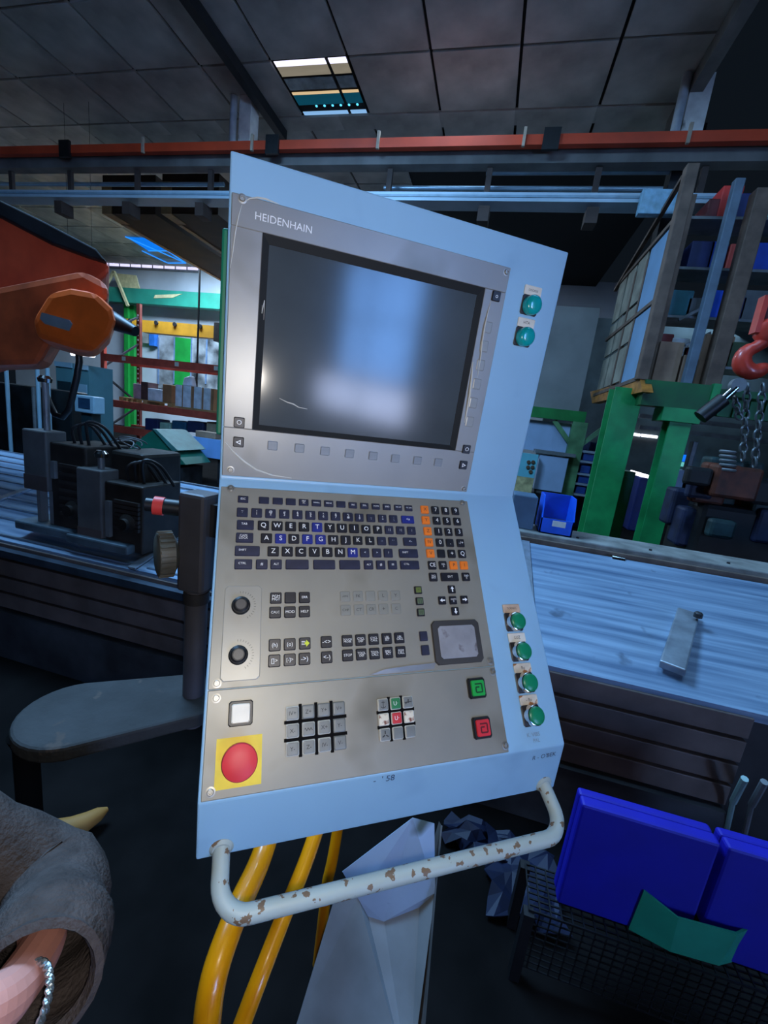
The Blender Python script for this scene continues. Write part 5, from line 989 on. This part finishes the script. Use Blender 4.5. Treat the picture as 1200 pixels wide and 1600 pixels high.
for k, (x0, y0, x1, y1, m, lab) in enumerate(((1064, 711, 1083, 722, emit('sign_blue', (20, 120, 255), 1.0), 'glowing blue sign box in the dim aisle'), (1061, 722, 1071, 729, emit('sign_cyan', (120, 220, 220), .7), 'small cyan lit panel under the blue sign'), (1108, 728, 1121, 735, emit('sign_cyan', (120, 220, 220), .7), 'small cyan lit window in the dim aisle'))):
    single('lit_sign', pbox(x0, y0, x1, y1, 13.1, .09), m, lab, 'sign')
r = thing('roof_truss', 'row of dark truss bars hanging in the dim aisle', 'truss', onY(1080, 690, 11.8))
for (x0, y0, x1, y1) in ((1000, 648, 1200, 672), (1000, 667, 1200, 690)): 
    zz = onY((x0 + x1) / 2, (y0 + y1) / 2, 11.8).z; mb = MB(); mb.box(onY(x0, y0, 11.8).x, 11.8, zz - .05, onY(x1, y1, 11.8).x + 2, 11.9, zz + .05); part('chord', mb, M_steel, r)
# light grey leaning ducts by the second green post, dark machines at the right
for k, (x0, y0, x1, y1, wd, m, lab) in enumerate(((1070, 735, 1058, 765, .2, M_wc, 'upper pale duct piece beside the second green post'), (1060, 765, 1048, 810, .22, M_wc, 'lower pale duct piece beside the second green post'), (1085, 690, 1062, 800, .07, M_steel, 'slim grey pole leaning past the pale ducts'))):
    mb = MB(); p = onY(x0, y0, 7.2); q = onY(x1, y1, 7.2); mb.bar((p.x, 7.2, q.z if k else q.z), (p.x, 7.2, p.z), wd, .12, (0, 1, 0)); single('air_duct' if k < 2 else 'grey_pole', mb, m, lab, 'duct' if k < 2 else 'pole', bev=.01)
r = thing('scrap_machine', 'dark rusty heap of machine castings at the end of the ledge', 'machine', (onY(1160, 850, 4.4).x, 4.6, 0))
for k in range(22):
    px = 1085 + random.random() * 170; py = 745 + random.random() * 100; w_ = .08 + random.random() * .16; p = onY(px, py, 4.3 + random.random() * .5); mb = MB(); mb.box(p.x - w_, p.y, p.z - w_ * .8, p.x + w_, p.y + w_, p.z + w_ * .8)
    part('casting', mb, mat(('scrap_rust', 'scrap_navy', 'scrap_black', 'scrap_teal')[k % 4], ((92, 46, 30), (28, 36, 64), (20, 20, 22), (34, 60, 62))[k % 4], .6, .2, .3, 8), r, bev=.03)
p = onY(1150, 800, 4.6); mb = MB(); mb.box(p.x - .35, 4.45, 0, p.x + 1.2, 5.1, onY(1150, 790, 4.6).z); part('body', mb, mat('scrap_black', (20, 20, 22)), r, bev=.05)
for k in range(5):
    c_ = onY(1137 + (k % 1), 706 + k * 7, 4.35); mb = MB(); mb.tube([c_ + Vector((.05 * math.cos(t), .05 * math.sin(t), 0)) for t in [2 * math.pi * i / 12 for i in range(13)]], .014, 6); part('spring_coil', mb, M_steel, r, True)
# dark clutter between the machine and the right frame edge, low
for k, (px, py, lab) in enumerate(((1150, 1235, 'pale metal scraper standing at the end of the brown boards'), (1180, 1240, 'grey steel rod leaning at the end of the brown boards'))):
    p = onY(px, py, 1.62); mb = MB(); mb.tube([(p.x + .03, 1.66, p.z - .08), (p.x, 1.60, p.z + .07)], .012, 8); mb.tube([(p.x + .08, 1.69, 0), (p.x + .03, 1.66, p.z - .08)], .009, 8); single('hand_tool', mb, M_steel if k else mat('tool_pale', (140, 170, 170), .4, .3), lab, 'tool', smooth=True)
# tan hose end on the floor
mb = MB(); pts = [onZ(x, y, .05) for x, y in ((60, 1310), (85, 1300), (110, 1294), (135, 1284), (155, 1272), (168, 1264))]; mb.tube(pts, [.04, .04, .036, .032, .024, .008], 12); single('rubber_hose', mb, mat('hose_tan', (160, 112, 50), .7), 'tan rubber hose end lying on the dark floor', 'hose', smooth=True)

# ================================================================== PERSON AT THE LEFT EDGE (only a sleeve and wrist are in the picture)
M_jk = mat('fleece_slate', (84, 76, 74), .95, 0, .15, 30, .4, spec=.1); M_sk = mat('skin', (216, 150, 136), .6, 0, .06, 20); M_tr = mat('trousers_dark', (40, 42, 52), .9); M_hair = mat('hair_dark', (40, 32, 28), .8); M_shoe = mat('shoe_black', (20, 20, 22), .6)
el = onD(58, 1372, .60); wr_ = onD(4, 1574, .41); pe = thing('person', 'person in slate grey fleece sleeve with silver twisted bracelet', 'person', (-.80, .02, 0))
sh_ = Vector((-.86, .12, 1.34)); cuff = onD(48, 1552, .435)
pt = spl([sh_, sh_ + (el - sh_) * .5 + Vector((-.0, .0, -.02)), el, onD(72, 1468, .50), cuff], 8); m_ = len(pt)
mb = MB(); mb.tube(pt, [.085 - .022 * min(1, 2 * i / m_) + (.004 * math.sin(i * .8) if i > m_ * .3 else 0) + .002 * math.sin(i * 2.3) for i in range(m_ - 1)] + [.056], 22, cap=False)
mb.tube([pt[-1], pt[-3]], [.056, .05], 22, cap=False); part('jacket_sleeve', mb, M_jk, pe, True)
hdv = (onD(-70, 1592, .385) - onD(48, 1560, .435)).normalized(); sd = hdv.cross(Vector((0, 0, 1))).normalized()
def skinned(name, verts, edges, rad, m, parent, sub=2):
    me = bpy.data.meshes.new(name); off = root_of(parent).location; me.from_pydata([tuple(Vector(v) - off) for v in verts], edges, []); me.materials.append(m); o = link(name, me, parent)
    o.modifiers.new('skin', 'SKIN'); 
    for i, r_ in enumerate(rad): me.skin_vertices[0].data[i].radius = r_ if isinstance(r_, tuple) else (r_, r_)
    me.skin_vertices[0].data[0].use_root = True; s_ = o.modifiers.new('sub', 'SUBSURF'); s_.levels = sub; s_.render_levels = sub; return o
def ensure_skin(o): return o
# body as one continuous surface: pelvis, spine, neck, head, forearm and hand with fingers, other arm, legs
V = []; Eg = []; Rd = []
def nd(p, r_, par=None):
    V.append(Vector(p)); Rd.append(r_)
    if par is not None: Eg.append((par, len(V) - 1))
    return len(V) - 1
pel = nd((-.80, .02, .95), .12); ch = nd((-.80, .02, 1.25), .13, pel); nk = nd((-.79, .02, 1.46), .055, ch); hd0 = nd((-.77, .02, 1.58), .085, nk); hd1 = nd((-.77, .02, 1.68), .085, hd0)
s1 = nd(sh_, .055, ch); m1 = nd(sh_ + (el - sh_) * .5 + Vector((0, 0, -.02)), .035, s1); e1 = nd(el + (cuff - el) * .12, .026, m1); f1_ = nd(onD(70, 1475, .50), .026, e1); w1 = nd(wr_, .027, f1_); pm_ = nd(wr_ + hdv * .06, (.040, .018), w1)
for k, (o_, l_) in enumerate(((-.027, .075), (-.009, .085), (.009, .08), (.027, .062))):
    a_ = nd(wr_ + hdv * .095 + sd * o_, .0095, pm_); b_ = nd(V[a_] + hdv * l_ * .5 - Vector((0, 0, .008)), .0085, a_); nd(V[b_] + hdv * l_ * .4 - Vector((0, 0, .025)), .0075, b_)
t1 = nd(wr_ + hdv * .045 - sd * .045, .011, pm_); nd(V[t1] + hdv * .045 - sd * .012, .009, t1)
s2 = nd((-.80, -.18, 1.40), .055, ch); e2 = nd((-.80, -.24, 1.10), .042, s2); w2 = nd((-.70, -.22, .88), .03, e2); nd((-.67, -.21, .80), .035, w2)
for sg in (-1, 1):
    h = nd((-.80, .02 + sg * .10, .88), .085, pel); kn_ = nd((-.79, .02 + sg * .11, .48), .06, h); an = nd((-.82, .02 + sg * .11, .08), .04, kn_); nd((-.68, .02 + sg * .12, .04), .035, an)
skinned('body', V, Eg, Rd, M_sk, pe)
mb = MB(); mb.tube(spl([Vector((-.80, .02, .88)), Vector((-.80, .02, 1.05)), Vector((-.80, .02, 1.30)), Vector((-.79, .02, 1.47))], 5), [.17, .175, .175, .175, .175, .17, .175, .18, .185, .19, .19, .18, .16, .12, .09, .07], 20); part('jacket', mb, M_jk, pe, True)
mb = MB(); mb.tube([Vector((-.80, -.17, 1.40)), Vector((-.80, -.24, 1.10)), Vector((-.71, -.22, .90))], [.08, .062, .05], 16); part('far_sleeve', mb, M_jk, pe, True)
for sg in (-1, 1):
    mb = MB(); mb.tube([Vector((-.80, .02 + sg * .09, .96)), Vector((-.80, .02 + sg * .10, .82)), Vector((-.79, .02 + sg * .11, .48)), Vector((-.82, .02 + sg * .11, .10))], [.11, .11, .085, .075], 16); part('trouser_leg', mb, M_tr, pe, True)
    mb = MB(); mb.box(-.88, .02 + sg * .11 - .05, 0, -.60, .02 + sg * .11 + .05, .09); part('shoe', mb, M_shoe, pe, bev=.03)
mb = MB(); mb.lathe((-.785, .02, 1.60), (0, 0, 1), [(.098, 0), (.108, .06), (.10, .12), (.06, .165), (.01, .18)], 20); part('hair', mb, M_hair, pe, True)
bc = onD(38, 1572, .425); u_ = hdv.orthogonal().normalized(); q_ = hdv.cross(u_); mb = MB()
for ph in (0, math.pi):
    mb.tube([bc + (u_ * math.cos(t) + q_ * math.sin(t)) * (.031 + .0018 * math.cos(14 * t + ph)) + hdv * (.0022 * math.sin(14 * t + ph)) for t in [2 * math.pi * i / 120 for i in range(121)]], .0022, 6)
part('bracelet', mb, mat('silver', (210, 220, 222), .2, .9), pe, True)

# crumpled blue foil scraps on the floor right of the sheet cover
for k, (px, py, lab) in enumerate(((815, 1385, 'crumpled dull blue foil scrap on the floor below the handle'), (745, 1318, 'flat dull blue foil strip on the floor near the machine boards'))):
    c = onZ(px, py, .0); mb = MB(); n = 7
    for j in range(n):
        for i in range(n): mb.v.append(Vector((c.x + (i / (n - 1) - .5) * .26 + random.uniform(-.02, .02), c.y + (j / (n - 1) - .5) * (.3 if k == 0 else .12) + random.uniform(-.015, .015), .012 + random.uniform(0, .05))))
    for j in range(n - 1):
        for i in range(n - 1): mb.face([j * n + i, j * n + i + 1, (j + 1) * n + i + 1, (j + 1) * n + i])
    o = single('foil_scrap', mb, mat('foil_blue', (12, 22, 52), .6, .1, .2, 12), lab, 'foil'); md = o.modifiers.new('thickness', 'SOLIDIFY'); md.thickness = .004
